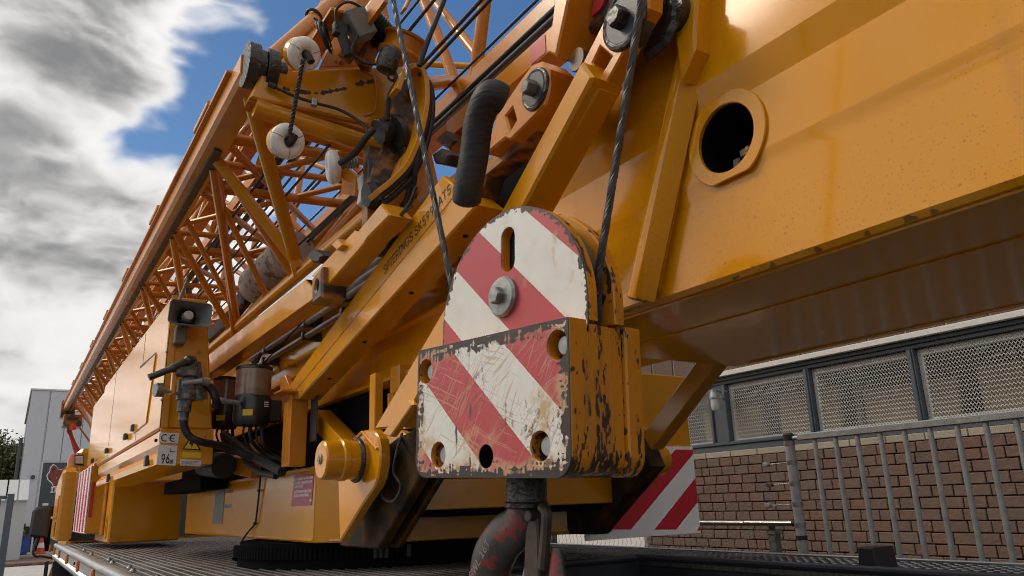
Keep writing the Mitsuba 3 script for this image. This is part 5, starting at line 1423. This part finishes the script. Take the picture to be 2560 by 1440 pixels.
add('rear_weight', hs(lowrect(-.553, -.002, -.312, .002), .1695, .05, .004), 'hook_side', hb)
ck = add('centre_bolt', [lathe([(.049, -.06), (.049, -.022), (.044, -.016), (.022, -.014), (0, -.014)], Pt(-.275, .101, -.028), HN, 36)], 'steel', hb)
add('bolt_hex', lathe([(.021, .0), (.021, .014), (.018, .018), (0, .019)], Pt(-.277, .102, -.042), HN, 6), 'steel', ck, smooth=False)
# hook
add('shank', lathe([(.046, .0), (.046, -.058), (.050, -.062), (.050, -.070), (.044, -.074)], Pt(-.262, -.305, -.11), HW, 28), 'grease', hb)


def hook_paint(p, n, uv):
    f1 = fbm(p.x * 16, p.y * 16, p.z * 16)
    f2 = fbm(p.x * 50, p.y * 50, p.z * 50)
    c = mix((.040, .033, .031), (.15, .024, .020), smoothstep(.575, .60, f1 * .60 + f2 * .45))
    return c


mat('hook_paint', hook_paint, .38, metal=.25, coat=.3)
cl = [(-.268, -.368, .047), (-.278, -.395, .049), (-.300, -.422, .055), (-.345, -.450, .062), (-.382, -.491, .067), (-.396, -.535, .067), (-.386, -.60, .068), (-.345, -.655, .070), (-.285, -.69, .062), (-.225, -.68, .054), (-.182, -.64, .046), (-.165, -.585, .038), (-.163, -.54, .030), (-.165, -.50, .024), (-.166, -.455, .014)]
P_ = smoothpath([Pt(u, v, -.11) for u, v, r in cl], 6)
R_ = .90 * np.interp(np.linspace(0, len(cl) - 1, len(P_)), range(len(cl)), [r for *_, r in cl])
hm = tube(P_, R_, 20, False)
# a forged hook is thinner across than along its plane
vv = np.array(hm.vertices)
d = (vv - Pt(0, 0, -.11)) @ HN
vv -= np.outer(d * .38, HN)
hk3 = add('hook', tm(vv, hm.faces), 'hook_paint', hb)
q = Pt(-.402, -.540, -.11 + .0462)
uu = norm(HU * .62 + HW * .78)
add('stamped_marks', text('SWL 16T', .018, q, uu, np.cross(HN, uu), .0012, False), 'steel', hk3, smooth=False)
lt = add('safety_latch', [slab([(-.018, 0), (.018, 0), (.022, -.05), (.024, -.13), (-.030, -.13), (-.024, -.05)], Pt(-.232, -.395, -.125), HU, HW, .028, .004), cyl(Pt(-.225, -.392, -.14), Pt(-.225, -.392, -.08), .012, 14)], 'latch_brown', hb)
add('latch_spring_arm', [tube([Pt(-.20, -.372, -.10), Pt(-.186, -.385, -.10), Pt(-.188, -.42, -.10), Pt(-.20, -.50, -.10)], .012, 9)], 'latch_brown', lt)
add('latch_tip', [slab([(-.02, 0), (.022, 0), (.012, -.07), (-.05, -.07)], Pt(-.238, -.49, -.118), HU, HW, .02, .005)], 'steel', lt)
# ropes
ra = [Pt(-.575, .18, -.112), Pt(-.941 - .373 * .8, 1.275 + 1.043 * .8, -.112)]
rb = [Pt(-.032, .07, -.112), Pt(.137 + .149 * 1.6, .698 + .555 * 1.6, -.112)]
add('hoist_rope', helix_rope(Pt(-.5 + .0, -.0 + .02, -.112) if 0 else Pt(-.548, .130, -.112), ra[1], .0092, 8, .11, 5, 12), 'rope_steel', smooth=40, label='twisted steel hoist rope running up from the left side of the striped block', cat='rope')
add('hoist_rope', helix_rope(rb[0], rb[1], .0092, 8, .11, 5, 12), 'rope_steel', smooth=40, label='twisted steel hoist rope running up from the right side of the striped block', cat='rope')
